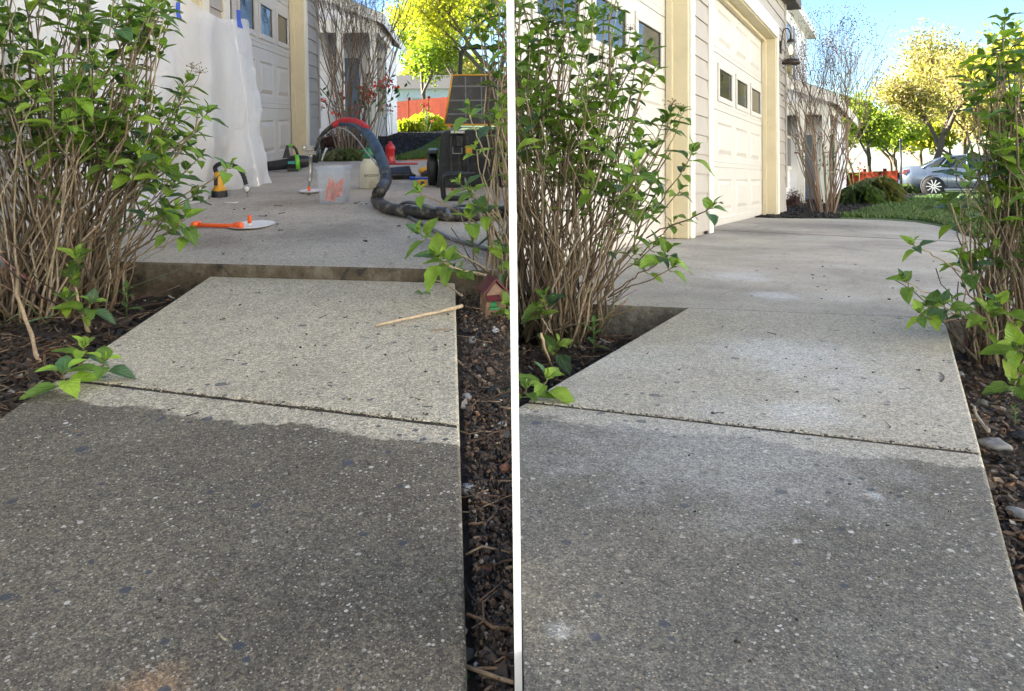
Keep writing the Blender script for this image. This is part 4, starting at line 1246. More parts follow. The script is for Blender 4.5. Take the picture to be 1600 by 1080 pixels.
# ------------------------------------------------------------------ bare multi-stem shrub (crape myrtle)
def myrtle(P, base, H, region, label, nst=25, seeds=260):
    t = thing('crape_myrtle', label, 'tree', P, base)
    B = V(base); sm = MB(); sd = MB()
    xs = [p[0] for p in region]; ys = [p[1] for p in region]

    def grow(p, d, ln, r, lev):
        n = 5
        pts = [p]
        for i in range(n):
            d = (d + V((random.gauss(0, .10), random.gauss(0, .10), random.gauss(0.03, .05)))).normalized()
            pts.append(pts[-1] + d * ln / n)
        c = random.choice([(0.24, 0.16, 0.10), (0.17, 0.11, 0.07), (0.30, 0.22, 0.15)])
        sm.cur = tuple(v * (1.0 if lev < 2 else 0.65) for v in c)
        sm.tube(pts, [lerp(r, r * .6, i / n) for i in range(n + 1)], 6 if lev < 2 else 4, cap=False)
        x, y = P.px(pts[-1] + B)
        if lev >= 4 or not inpoly(x, y, region):
            if lev >= 2 and random.random() < .8:
                for _ in range(3):
                    e = pts[-1] + V((random.gauss(0, .03), random.gauss(0, .03), random.gauss(0, .04)))
                    sd.cur = random.choice([(0.05, 0.035, 0.03), (0.09, 0.06, 0.045)])
                    sd.lathe([(0.001, -.007), (0.008, 0), (0.001, .007)], e, 5)
            return
        for k in range(random.choice((2, 2, 3))):
            a = random.uniform(0, 2 * PI); sp = random.uniform(.18, .5)
            dd = (d + V((math.cos(a) * sp, math.sin(a) * sp, random.uniform(0, .25)))).normalized()
            grow(pts[-1] if k < 2 else pts[3], dd, ln * random.uniform(.6, .82), r * .6, lev + 1)
    for i in range(nst):
        a = 2 * PI * i / nst + random.uniform(-.3, .3); rr = random.uniform(.02, .16)
        p = V((math.cos(a) * rr, math.sin(a) * rr, -.05))
        sp = random.uniform(.03, .34)
        d = V((math.cos(a) * sp, math.sin(a) * sp, 1)).normalized()
        grow(p, d, H * random.uniform(.34, .46), random.uniform(.007, .0135), 0)
    sm.build('trunk', M['bark'], t, clip=P)
    sd.build('seed_heads', M['bark'], t, clip=P)


mb_ = L.g(562, 243, 0)
myrtle(L, (mb_.x, 8.7, -0.02), 2.3, [(498, -200), (690, -200), (700, 60), (650, 190), (520, 200), (495, 100)], 'bare many stemmed shrub in the black bed behind the thick hose')
myrtle(R, (R.g(1287, 330).x * 9.7 / R.g(1287, 330).y, 9.9, -0.02), 2.15, [(1222, -20), (1300, 25), (1368, 70), (1372, 140), (1340, 260), (1300, 300), (1235, 270)], 'bare many stemmed shrub with dark seed heads before the neighbouring porch', 26)


# ------------------------------------------------------------------ lawns, beds, mounds
def patch(name, P, pts, w, mat, kind='structure', thick=0.1):
    return sheet(name, P, [(p.x, p.y) for p in pts], w - thick, w, mat, kind)


sheet('lawn', L, [(-7, LV1 + .01), (12, LV1 + .01), (12, 75), (-7, 75)], -0.12, 0.0, M['grass_ground'])
fr_ = [(p.x, p.y + .02) for p in far]
sheet('lawn', R, [(-6, far[0].y + .02)] + fr_ + [(fr_[-1][0] + .3, 7.0), (3.4, 6.62), (14, 6.7), (14, 27.5), (-6, 27.5)], -0.12, 0.0, M['grass_ground'])
sheet('road', R, [(-10, 27.6), (40, 27.6), (40, 37), (-10, 37)], -0.2, -0.11, M['asphalt'])
sheet('lawn', R, [(-30, 37.1), (60, 37.1), (60, 120), (-30, 120)], -0.14, -0.02, M['grass_ground'])
# black mulch beds
patch('mulch_bed', L, [L.g(x, y) for x, y in ((503, 249), (575, 249), (640, 238), (672, 222), (720, 200), (640, 196), (500, 200))], 0.03, M['black_mulch'])
patch('mulch_bed', R, [R.g(x, y) for x, y in ((1180, 339.8), (1226, 340), (1310, 340.5), (1340, 330), (1400, 312), (1450, 304), (1420, 296), (1330, 293), (1180, 298))], 0.006, M['black_mulch'])


def black_chips(P, poly, n, label):
    mb = MB(); xs = [p[0] for p in poly]; ys = [p[1] for p in poly]
    for _ in range(n):
        for _k in range(30):
            x, y = random.uniform(min(xs), max(xs)), random.uniform(min(ys), max(ys))
            if inpoly(x, y, poly): break
        q = P.g(x, y, .012 if P.side > 0 else .034); k = random.uniform(.5, 1.4); mb.cur = (.014 * k, .012 * k, .012 * k)
        l = random.uniform(.02, .06)
        mb.box(q, (l, l * random.uniform(.2, .5), .012), M=Matrix.Rotation(random.uniform(0, 3), 3, 'Z') @ Matrix.Rotation(random.uniform(-.6, .6), 3, 'X') @ Matrix.Rotation(random.uniform(-.6, .6), 3, 'Y'))
    tag(mb.build('black_mulch', M['chip'], plot=P, doclip=True), label, 'mulch', kind='stuff')


black_chips(R, [(1200, 339.6), (1308, 340), (1340, 330), (1400, 312), (1440, 304), (1300, 300), (1200, 302)], 2600, 'black mulch chips round the bare shrub beside the levelled driveway')
black_chips(L, [(503, 248.5), (575, 248.5), (640, 238), (672, 222), (705, 206), (500, 206)], 2200, 'black mulch chips round the bare shrub behind the hose')


def grass(P, zone, n, label, h0, col, poly=None, clipit=True):
    mb = MB()
    for _ in range(n):
        for _k in range(20):
            x, y = random.uniform(zone[0], zone[1]), random.uniform(zone[2], zone[3])
            if poly is None or inpoly(x, y, poly): break
        q = P.g(x, y, 0.0)
        a = random.uniform(0, PI); wd = 0.0045 * (1 + q.y / 14); h = h0 * random.uniform(.5, 1.2)
        s = V((math.cos(a), math.sin(a), 0)) * wd; tip = q + V((random.gauss(0, .02), random.gauss(0, .02), h))
        k = random.uniform(.6, 1.3) * (0.85 + 0.3 * noise.noise(q * 1.2))
        mb.cur = (col[0] * k * random.uniform(.8, 1.3), col[1] * k, col[2] * k)
        mb.add([q - s, q + s, tip], [(0, 1, 2)])
    o = mb.build('grass', M['grassblade'], plot=P, doclip=True)
    tag(o, label, 'grass', kind='stuff')


grass(L, (600, 800, 198, 250), 26000, 'sunlit green lawn behind the red bottle and tool chest', .05, (0.10, 0.19, 0.022), [(612, 249.5), (660, 236), (690, 213), (740, 200), (800, 200), (800, 249.5)])
grass(R, (1300, 1640, 300, 372), 42000, 'green lawn between the levelled driveway and the parked car', .05, (0.065, 0.135, 0.02), [(1312, 340), (1342, 331), (1400, 313), (1452, 305), (1640, 302), (1640, 372), (1522, 370), (1490, 356), (1462, 349), (1430, 344), (1380, 341)])


def mound(P, px, py, wpx, hpx, v, label, cols, nb=3600, name='ornamental_grass', spiky=True):
    q = P.av(px, py, v)
    t = thing(name, label, 'plant', P, (q.x, q.y, q.z))
    rw = wpx * v / FPX / 2; rh = hpx * v / FPX
    mb = MB()
    for _ in range(nb):
        a = random.uniform(0, 2 * PI); e = math.asin(random.random() ** .8)
        p = V((math.cos(a) * math.cos(e) * rw, math.sin(a) * math.cos(e) * rw * 1.1, math.sin(e) * rh)) * random.uniform(.45, 1.0)
        p *= 1 + .18 * noise.noise(V((math.cos(a) * 2, math.sin(a) * 2, e * 2 + px)))
        ln = rh * random.uniform(.4, .8); d = V((p.x / rw * .9 + random.gauss(0, .25), p.y / rw * .9 + random.gauss(0, .25), .55 - .5 * random.random())).normalized()
        s = d.cross(V((0, 0, 1))); s = s.normalized() * rw * .013 if s.length > 1e-4 else V((rw * .02, 0, 0))
        c = random.choice(cols); k = random.uniform(.6, 1.2); mb.cur = tuple(x * k for x in c)
        if spiky: mb.add([p - s, p + s, p + d * ln * .6 + s * .6 + V((0, 0, ln * .1)), p + d * ln - V((0, 0, ln * .4))], [(0, 1, 2, 3)])
        else:
            n = V((random.gauss(0, 1), random.gauss(0, 1), random.gauss(0, 1))).normalized() * rw * .07
            mb.add([p - s * 2.5, p + n, p + s * 2.5, p - n], [(0, 1, 2, 3)])
    cr = MB(); cr.cur = tuple(x * .5 for x in cols[0]); cr.lathe([(rw * .55, 0), (rw * .5, rh * .3), (rw * .3, rh * .5), (.01, rh * .6)], n=14)
    cr.build('inner_growth', M['treeleaf'], t, clip=P)
    mb.build('foliage', M['treeleaf'], t, clip=P)


YG = [(0.40, 0.42, 0.03), (0.52, 0.48, 0.05), (0.26, 0.32, 0.03)]
DG = [(0.07, 0.11, 0.04), (0.10, 0.13, 0.05), (0.05, 0.08, 0.03)]
mound(L, 640, 208.5, 52, 17, 22.3, 'yellow green mounded grass in the black bed, nearer of the pair', YG)
mound(L, 666, 206.5, 46, 23, 23.5, 'yellow green mounded shrub in front of the red fence, farther of the pair', YG)
mound(L, 612, 208.5, 30, 10, 22.6, 'small yellow tuft at the left end of the mounds', YG, 900)
mound(L, 538, 252, 66, 17, 7.75, 'drooping grey green grass clump at the driveway edge behind the bin', [(0.16, 0.19, 0.09), (0.25, 0.25, 0.14), (0.10, 0.13, 0.06)], 1600)
mound(L, 518, 232, 46, 34, 11, 'reddish leafed low bush at the house corner behind the nozzle', [(0.10, 0.03, 0.02), (0.07, 0.05, 0.02), (0.16, 0.05, 0.03)], 1500, 'bush', False)
mound(R, 1345, 316, 44, 20, 14, 'dark green spreading mound in the black bed, left of the pair', DG)
mound(R, 1372, 312, 42, 25, 15, 'dull olive mounded shrub in the black bed, right of the pair', [(0.13, 0.13, 0.05), (0.10, 0.12, 0.05), (0.16, 0.14, 0.06)])
mound(R, 1413, 302, 28, 11, 22, 'low green clump at the foot of the thin black post', DG, 900)
mound(R, 1240, 326, 42, 30, 12, 'reddish leafed low bush between house corner and bare shrub', [(0.08, 0.03, 0.025), (0.06, 0.05, 0.025), (0.12, 0.05, 0.04)], 1500, 'bush', False)
mound(R, 1316, 339, 22, 6, 9.6, 'grey green tuft at the foot of the bare shrub', [(0.16, 0.19, 0.09), (0.10, 0.13, 0.06)], 500)


def flowers(P, px, py, v, col, h, n, label, spread=.12):
    q = P.av(px, py, v); gz = 0.0
    t = thing('flowers', label, 'flower', P, (q.x, q.y, gz))
    top = q.z - gz
    st = MB(); st.cur = (0.07, 0.14, 0.03); pe = MB()
    fo = MB()
    for i in range(n):
        pe = MB()
        x, y = random.gauss(0, spread), random.gauss(0, spread * .5); z = top + random.gauss(0, spread * .8)
        st.tube([V((x * .3, y, 0)), V((x * .7, y, z * .5)), V((x, y, z))], .004, 4)
        for k in range(9):
            pe.cur = tuple(c * random.uniform(.5, 1.2) for c in col)
            c = V((x, y, z)) + V((random.gauss(0, 1), random.gauss(0, 1), random.gauss(0, 1))) * h * .55
            a1 = V((random.gauss(0, 1), random.gauss(0, 1), random.gauss(0, 1))).normalized() * h * .5; b1 = a1.cross(V((random.random(), .3, 1))).normalized() * h * .35
            pe.add([c - a1, c - b1, c + a1, c + b1], [(0, 1, 2, 3)])
        pe.build('blossom', M['petal'], t, clip=P)
        for k in range(8):
            fo.cur = random.choice([(0.05, 0.10, 0.03), (0.08, 0.16, 0.03)])
            c = V((x, y, z)) + V((random.gauss(0, 1), random.gauss(0, 1), random.gauss(-.5, 1))) * h * 1.3
            a1 = V((random.gauss(0, 1), random.gauss(0, 1), random.gauss(0, 1))).normalized() * h * .8; b1 = a1.cross(V((random.random(), .3, 1))).normalized() * h * .3
            fo.add([c - a1, c - b1, c + a1, c + b1], [(0, 1, 2, 3)])
    fo.build('foliage', M['treeleaf'], t, clip=P)
    st.build('stem', M['grassblade'], t, clip=P)


flowers(L, 578, 146, 12.5, (0.85, 0.05, 0.02), .085, 16, 'red orange blossoms hanging behind the bare shrub by the porch', .22)
flowers(L, 665, 172, 21, (0.75, 0.02, 0.06), .07, 5, 'red tulips in front of the red fence', .2)
flowers(L, 612, 174, 15, (0.75, 0.05, 0.12), .05, 4, 'pink blossoms at the left end of the red fence', .12)
flowers(R, 1293, 235, 13, (0.25, 0.015, 0.03), .045, 10, 'dark red blossoms hanging by the porch behind the bare shrub', .25)
flowers(R, 1376, 278, 20, (0.65, 0.02, 0.12), .06, 4, 'pink tulips in front of the dark red fence', .12)
flowers(R, 1340, 257, 21, (0.65, 0.03, 0.12), .06, 6, 'pink blossoms above the left end of the dark red fence', .2)


def fence(P, x0, x1, yt0, yt1, yb, v0, v1, label):
    a = P.av(x0, yb, v0); b = P.av(x1, yb, v1)
    at = P.av(x0, yt0, v0); bt = P.av(x1, yt1, v1)
    t = thing('board_fence', label, 'fence', P, tuple(a))
    d = b - a; n = int(d.xy.length / .16)
    bd = MB()
    ang = math.atan2(d.y, d.x)
    for i in range(n):
        s = (i + .5) / n
        p = d * s; p.z = 0
        h = lerp(at.z - a.z, bt.z - a.z, s) + random.uniform(-.01, .01)
        bd.box((p.x, p.y, h / 2 - .15), (d.xy.length / n * .94, .02, h + .3), rz=ang)
    bd.build('boards', M['coral'], t, clip=P)
    rl = MB(); hh = (at.z - a.z + bt.z - a.z) / 2
    for z in (.25, .9): rl.box((d.x / 2, d.y / 2 + .03, hh * z), (d.xy.length, .04, .09), rz=ang)
    rl.build('rail', M['coral'], t, clip=P)
    for i in range(4):
        p = d * (i / 3); po = MB(); po.box((p.x, p.y + .06, (hh + .1) / 2 - .1), (.11, .11, hh + .35), rz=ang); po.build('post', M['coral'], t, clip=P)


fence(L, 612, 705, 160, 151, 192, 36, 30, 'bright red board fence in sun and shade beyond the mounded shrubs')
fence(R, 1322, 1418, 270, 266, 298, 38, 34, 'dark red board fence left of the parked silver car')
# thin black post
q = R.g(1410, 302, 0); mb = MB(); hh = (302 - 226) * 23 / FPX
t = thing('garden_post', 'thin black iron post beside the rear of the silver car', 'post', R, (R.av(1408, 300, 23).x, 23, -.02))
mb.tube([(0, 0, 0), (0, 0, hh)], .03, 8); mb.build('pole', M['black'], t)
mb = MB(); mb.lathe([(.03, hh), (.05, hh + .02), (.04, hh + .06), (.005, hh + .1)], n=10); mb.build('finial', M['black'], t)


# ------------------------------------------------------------------ the car
def car(P, px, v, w, label):
    q = P.av(px, 290, v)
    t = thing('parked_car', label, 'car', P, (q.x, v, w), 0.10)
    # x forward (to the right), z up; length 4.8
    st = [  # x, half width low, sill z, belt z, half width belt
        (0.0, .62, .42, .80, .55), (0.08, .78, .32, .95, .68), (.35, .86, .26, 1.02, .76), (.9, .90, .22, 1.03, .80), (1.6, .91, .20, .99, .82), (2.4, .91, .20, .96, .82),
        (3.1, .91, .20, .93, .82), (3.6, .90, .22, .90, .80), (4.2, .87, .26, .82, .74), (4.6, .78, .30, .72, .64), (4.8, .58, .36, .62, .50)]
    bm_ = MB(); vs = []; fs = []
    for (x, hw, z0, z1, hb) in st:
        mz = lerp(z0, z1, .6)
        ring = [(x, -hw * .9, z0), (x, -hw, lerp(z0, z1, .25)), (x, -hw * 1.0, mz), (x, -hb, z1 - .03), (x, -hb * .85, z1), (x, 0, z1 + .03), (x, hb * .85, z1), (x, hb, z1 - .03), (x, hw, mz), (x, hw, lerp(z0, z1, .25)), (x, hw * .9, z0), (x, 0, z0)]
        vs += ring
    m = 12
    for i in range(len(st) - 1):
        for k in range(m):
            k2 = (k + 1) % m
            fs.append((i * m + k, i * m + k2, (i + 1) * m + k2, (i + 1) * m + k))
    fs += [tuple(range(m)), tuple(reversed(range((len(st) - 1) * m, len(st) * m)))]
    bm_.add(vs, fs, True)
    body = bm_.build('body', M['carpaint'], t)
    # greenhouse
    gh = MB(); gs = [(.55, .64, 1.01, .60), (1.0, .72, 1.22, .58), (1.45, .76, 1.38, .56), (2.0, .77, 1.44, .56), (2.6, .77, 1.41, .56), (3.0, .76, 1.27, .58), (3.55, .72, .93, .62)]
    vs = []; fs = []
    for (x, hb, zt, ht) in gs:
        vs += [(x, -hb - .03, .93), (x, -ht, zt - .03), (x, -ht * .8, zt), (x, ht * .8, zt), (x, ht, zt - .03), (x, hb + .03, .93)]
    for i in range(len(gs) - 1):
        for k in range(5): fs.append((i * 6 + k, i * 6 + k + 1, (i + 1) * 6 + k + 1, (i + 1) * 6 + k))
    gh.add(vs, fs, True); gh.build('windows', M['glass'], t)
    rf = MB(); vs = []; fs = []
    for (x, hb, zt, ht) in gs:
        vs += [(x, -ht - .015, zt - .045), (x, -ht * .8, zt + .012), (x, ht * .8, zt + .012), (x, ht + .015, zt - .045)]
    for i in range(len(gs) - 1):
        for k in range(3): fs.append((i * 4 + k, i * 4 + k + 1, (i + 1) * 4 + k + 1, (i + 1) * 4 + k))
    rf.add(vs[4:-4], [f for f in fs if max(f) < len(vs) - 8], True)
    for s in (-1, 1):
        for (xb, xt, zt_, wd) in ((.62, 1.35, 1.36, .05), (1.95, 2.0, 1.42, .05), (3.45, 2.85, 1.33, .05), (1.15, 1.5, 1.38, .04)):
            rf.tube([(xb, s * .785, .96), (lerp(xb, xt, .5), s * .70, lerp(.96, zt_, .52)), (xt, s * .575, zt_)], wd * .6, 6)
    rf.build('roof', M['carpaint'], t)
    for x in (.95, 3.85):
        for s in (-1, 1):
            Mx = Matrix.Rotation(PI / 2, 3, 'X')
            wl = MB(); wl.lathe([(.20, -.11), (.325, -.11), (.34, -.08), (.34, .08), (.325, .11), (.20, .11)], (x, s * .83, .34), 28, Mx); wo = wl.build('wheel', M['tire'], t)
            ar = MB(); ar.lathe([(.36, -.125), (.385, -.125), (.385, .1), (.36, .1)], (x, s * .80, .35), 28, Mx); ar.build('wheel_arch', M['gasket'], t)
            rim = MB(); rim.lathe([(.02, -.06), (.045, -.06), (.05, -.02), (.01, -.02)] if s < 0 else [(.02, .02), (.05, .02), (.045, .06), (.01, .06)], (x, s * .94, .34), 14, Mx)
            rim.lathe([(.215, -.05), (.25, -.05), (.25, .05), (.215, .05)], (x, s * .88, .34), 28, Mx)
            for k in range(10):
                a = k * PI / 5
                rim.box((x + math.cos(a) * .125, s * .935, .34 + math.sin(a) * .125), (.21, .02, .032), M=Matrix.Rotation(-a, 3, 'Y'))
            rim.build('rim', M['alloy'], wo)
    for s in (-1, 1):
        tl = MB(); tl.prism([(-.012, .74), (.05, .90), (.42, .93), (.40, .85), (.15, .76)], -.03, .03, Matrix.Translation(V((0.02, s * .775, 0))) @ Matrix.Rotation(s * -.18, 4, 'Z') @ Matrix.Rotation(PI / 2, 4, 'X'))
        tl.build('tail_light', M['taillight'], t, bevel=.01)
    for x in (1.55, 2.55):
        h = MB(); h.tube([(x, -.875, .84), (x + .06, -.90, .85), (x + .16, -.90, .85), (x + .2, -.875, .84)], .014, 6); h.build('door_handle', M['carpaint'], t)
    for x in (1.35, 2.3, 3.3):
        h = MB(); h.b2((x, -.912, .30), (x + .012, -.905, .9)); h.build('door_gap', M['gasket'], t)
    h = MB(); h.b2((.9, -.93, .22), (3.9, -.90, .28)); h.build('side_sill', M['carpaint'], t, bevel=.01)
    mr = MB(); mr.box((3.05, -.98, 1.0), (.14, .2, .13)); mr.build('side_mirror', M['carpaint'], t, bevel=.04, seg=3)
    return t


car(R, 1405, 29.5, -0.105, 'silver blue sedan parked sideways beyond the lawn')


# ------------------------------------------------------------------ trees in the sun
def tree(P, px, v, H, cw, label, cols, nl=5200, ls=.16, base_w=0.0, low=.25, name='leafy_tree', xy=None, dens=1.0, group='trees beyond the lawns', seed=3):
    random.seed(int(px + v * 3) * 10 + seed)
    q = P.av(px, 285, v) if xy is None else V(xy)
    t = thing(name, label, 'tree', P, (q.x, q.y, base_w), 0, group)
    sm, lm = MB(), MB()
    ends = []

    def grow(p, d, ln, r, lev):
        n = 4; pts = [p]
        for i in range(n):
            d = (d + V((random.gauss(0, .12), random.gauss(0, .12), .05))).normalized(); pts.append(pts[-1] + d * ln / n)
        sm.cur = (0.13, 0.095, 0.065)
        sm.tube(pts, [lerp(r, r * .65, i / n) for i in range(n + 1)], 6, cap=False)
        ends.append((pts[-1], lev)); ends.append((pts[2], lev))
        if lev >= 4: return
        for k in range(3 if lev < 3 else 2):
            a = random.uniform(0, 2 * PI); sp = random.uniform(.45, .95) * cw
            grow(pts[random.choice((3, 4, 4))], (d + V((math.cos(a) * sp, math.sin(a) * sp, random.uniform(-.1, .2)))).normalized(), ln * random.uniform(.62, .8), r * .58, lev + 1)
    grow(V((0, 0, -.2)), V((0, 0, 1)), H * .3, H * .022, 0)
    zmax = max(e[0].z for e in ends); k = H / zmax
    for i in range(len(sm.v)): sm.v[i] = tuple(V(sm.v[i]) * k)
    pts = [e[0] * k for e in ends if e[1] >= 2 and e[0].z * k > H * low * .6]
    for _ in range(int(nl * dens)):
        c = random.choice(pts); cs = .058 * H
        p = c + V((random.gauss(0, cs), random.gauss(0, cs), random.gauss(0, cs * .8)))
        if p.z < H * low * .5: continue
        kk = 0.8 + 0.5 * noise.noise(c * (3.0 / H) * 2 + V((px * .01, 0, 0)))
        col = random.choice(cols); g = random.uniform(.75, 1.2) * kk
        lm.cur = (col[0] * g, col[1] * g, col[2] * g)
        a = V((random.gauss(0, 1), random.gauss(0, 1), random.gauss(0, 1))).normalized() * ls * random.uniform(.5, 1.1)
        b = a.cross(V((random.gauss(0, 1), random.gauss(0, 1), random.gauss(0, 1)))).normalized() * ls * .38
        lm.add([p - a, p - b, p + a, p + b], [(0, 1, 2, 3)])
    sm.build('trunk', M['bark'], t, clip=P); lm.build('crown', M['treeleaf'], t, clip=P)


YEL = [(0.52, 0.48, 0.05), (0.60, 0.54, 0.08), (0.42, 0.45, 0.05)]
PAL = [(0.46, 0.39, 0.17), (0.54, 0.45, 0.25), (0.37, 0.36, 0.12), (0.42, 0.31, 0.16)]
GRN = [(0.32, 0.40, 0.05), (0.40, 0.45, 0.06), (0.24, 0.32, 0.05)]
tree(L, 672, 40, 5.4, 1.0, 'yellow green tree behind the red fence, left of the tall one', GRN, 5200, .15, low=.2)
tree(L, 722, 46, 8.5, 1.0, 'tall bright yellow tree above the tool chest', YEL, 11000, .14, low=.15)
tree(L, 775, 38, 8.0, 1.1, 'bright yellow tree behind the right shrub of the stepped walk', YEL, 9500, .13, low=.15)
tree(L, 700, 62, 6.0, 1.3, 'pale yellow tree farthest back over the red fence', PAL, 5200, .22, low=.05)
tree(R, 1362, 46, 5.2, 1.05, 'yellow green tree between the porch and the tall pale tree', GRN, 5200, .15, low=.12)
tree(R, 1458, 46, 8.6, 1.05, 'tall pale gold tree rising behind the parked car', PAL, 15000, .13, low=.12)
tree(R, 1500, 58, 8.2, 1.2, 'wide pale tree behind the roof of the parked car', PAL, 11000, .18, low=.05)
tree(R, 1625, 40, 7.8, 1.1, 'tall olive tree behind the right shrub at the picture edge', [(0.28, 0.30, 0.07), (0.35, 0.33, 0.1), (0.2, 0.24, 0.06)], 8200, .17, low=.1)
tree(R, 1400, 64, 5.6, 1.4, 'low green tree far behind the thin black post', GRN, 5200, .24, low=.0)
tree(R, 1550, 70, 7.0, 1.5, 'broad pale tree farthest back on the right', PAL, 5200, .28, low=.0)
# trees to the right of the driveway, seen only in the garage windows
tree(R, 0, 0, 7.2, 1.0, 'yellow tree just right of the lawn mirrored in the garage windows', YEL, 4200, .16, xy=(5.4, 37, 0), low=.05)
tree(R, 0, 0, 8.5, 1.0, 'gold tree farther right of the lawn mirrored in the garage windows', PAL, 4200, .16, xy=(12.5, 47, 0), low=.1)
tree(R, 0, 0, 8.0, 1.0, 'unseen green tree added behind the neighbouring house to shade the red fence', GRN, 4200, .2, xy=(-11, 42, 0), low=.0)  # extra tree on the left, added only to cast shade on the fence
# unseen pale house added behind the viewer; its front bounces sun onto the walks
t = thing('house', 'pale house added behind the viewer to bounce sunlight onto the walks', 'house', None, (0, -6.0, -.4))
mb = MB(); mb.b2((-9, -6, 0), (9, 0, 6.6)); mb.build('wall', M['siding_white'], t)
rf = MB(); rf.prism([(-6.5, 6.5), (.3, 6.5), (-3, 8.8)], -9.4, 9.4, Matrix(((0, 0, 1, 0), (1, 0, 0, 0), (0, 1, 0, 0), (0, 0, 0, 1)))); rf.build('roof', M['roof'], t)
for i in range(4):
    x = -6.5 + i * 4
    wi = MB(); wi.b2((x, .004, 1.0), (x + 1.2, .02, 2.5)); wo = wi.build('window', M['glass'], t)
    fr = MB()
    for (a, b, c, d) in ((x - .1, x + 1.3, .9, 1.0), (x - .1, x + 1.3, 2.5, 2.6), (x - .1, x, 1.0, 2.5), (x + 1.2, x + 1.3, 1.0, 2.5)): fr.b2((a, .002, c), (b, .05, d))
    fr.build('frame', M['trim_white'], wo)
# unseen house added across the driveway, its sunlit wall throwing warm light back
t = thing('house', 'white house added at the far right to bounce warm sunlight onto the driveways', 'house', R, (9.6, -8, -.1))
mb = MB(); lap(mb, 0, 0, 27, 0, 7.0, .16, .016); mb.v = [(-x, y, z) for x, y, z in mb.v]; mb.b2((.03, 0, 0), (7, 27, 7.0)); mb.build('wall', M['siding_white'], t)
rf = MB(); rf.prism([(-.5, 6.9), (7.5, 6.9), (3.5, 9.4)], -27.4, .4, Matrix.Rotation(PI / 2, 4, 'X')); rf.build('roof', M['roof'], t)
for i in range(4):
    wi = MB(); wi.b2((-.03, 2.5 + i * 6, 1.0), (-.018, 3.6 + i * 6, 2.4)); wo = wi.build('window', M['glass'], t)
    fr = MB(); y = 2.5 + i * 6
    for (a, b, c, d) in ((y - .1, y + 1.2, .9, 1.0), (y - .1, y + 1.2, 2.4, 2.5), (y - .1, y, 1.0, 2.4), (y + 1.1, y + 1.2, 1.0, 2.4)): fr.b2((-.05, a, c), (-.016, b, d))
    fr.build('frame', M['trim_white'], wo)


for (P, px, v, H, cols, lb_) in ((R, 1335, 82, 6.5, GRN, 'low green tree far away above the dark red fence'), (R, 1440, 90, 8, PAL, 'pale tree far away behind the rear of the silver car'), (R, 1500, 84, 7.0, YEL, 'yellow tree far away over the silver car roof'),
                            (R, 1570, 92, 8.5, GRN, 'green tree far away behind the right hydrangea'), (R, 1640, 86, 8.0, YEL, 'yellow tree far away at the right border'), (R, 1395, 96, 7.5, YEL, 'small yellow tree far away beside the thin black post'),
                            (L, 640, 84, 6.0, YEL, 'small yellow tree far away left of the red fence'), (L, 745, 90, 8.0, GRN, 'green tree far away behind the tool chest')):
    tree(P, px, v, H, 1.5, lb_, cols, 5200, .34, low=.0)


# houses far behind the trees
def far_house(P, px, v, w, h, dpt, label):
    q = P.av(px, 285, v)
    t = thing('house', label, 'house', P, (q.x, v, -.1))
    mb = MB(); mb.b2((-w / 2, 0, 0), (w / 2, dpt, h)); mb.build('wall', M['siding_white'], t, clip=P)
    rf = MB(); rf.add([(-w / 2 - .3, -.3, h), (w / 2 + .3, -.3, h), (w / 2 + .3, dpt + .3, h), (-w / 2 - .3, dpt + .3, h), (-w / 2 - .3, dpt / 2, h * 1.45), (w / 2 + .3, dpt / 2, h * 1.45)], [(0, 1, 5, 4), (2, 3, 4, 5), (1, 2, 5), (3, 0, 4), (0, 3, 2, 1)])
    rf.build('roof', M['roof'], t, clip=P)
    for i in range(3):
        wi = MB(); x = -w / 2 + w * (i + .5) / 3; wi.b2((x - .4, -.03, h * .35), (x + .4, -.001, h * .72)); wo = wi.build('window', M['glass'], t, clip=P)
        fr = MB()
        for (a, b, c, d) in ((x - .5, x + .5, h * .35 - .1, h * .35), (x - .5, x + .5, h * .72, h * .72 + .1), (x - .5, x - .4, h * .35, h * .72), (x + .4, x + .5, h * .35, h * .72)): fr.b2((a, -.05, c), (b, -.0005, d))
        fr.build('frame', M['trim_white'], wo, clip=P)


far_house(L, 655, 55, 7, 2.6, 6, 'pale house glimpsed over the red fence through yellow trees')


# ------------------------------------------------------------------ the tools on the stepped side
# plastic sheeting taped to the garage
t = thing('plastic_sheeting', 'large white plastic sheet taped over the garage wall and draped to the driveway', 'plastic sheet', L, (0, 0, 0))
sh = MB(); sh.smooth = True
NV, NW = 110, 46
va, vb = 1.75, 5.42
vs = []
for i in range(NV + 1):
    s = i / NV
    for j in range(NW + 1):
        r = j / NW                       # 0 top .. 1 bottom
        v = lerp(va, vb, s)
        wt = 1.17 + .04 * math.sin(s * 9) - .10 * math.exp(-((s - .82) / .12) ** 2) + (0.55 * max(0, .6 - s)) * 1.2
        w = lerp(wt, DL + .006, r)
        edge = max(0, (s - .80) / .20)
        bow = .05 + .05 * math.sin(PI * r) + .14 * edge * r ** 1.8 + .07 * r ** 3
        fold = (.020 * math.sin(s * 21 + 2.6 * math.sin(r * 2.2 + s * 7)) + .006 * math.sin(s * 67 + r * 9)) * (.15 + .85 * r) + .022 * noise.noise(V((s * 9 + r * 3, r * 5, 1))) + .010 * abs(noise.noise(V((s * 24 + r * 8, r * 3 - s * 5, 9)))) + .006 * noise.noise(V((s * 40 - r * 12, r * 26, 5)))
        v -= .36 * edge * r ** 1.5
        vs.append((UWL + .03 + bow + fold, v, w + (.004 * math.sin(s * 60) if r == 1 else 0)))
sh.add(vs, [(i * (NW + 1) + j, (i + 1) * (NW + 1) + j, (i + 1) * (NW + 1) + j + 1, i * (NW + 1) + j + 1) for i in range(NV) for j in range(NW)])
sh.build('sheet', M['plastic'], t)
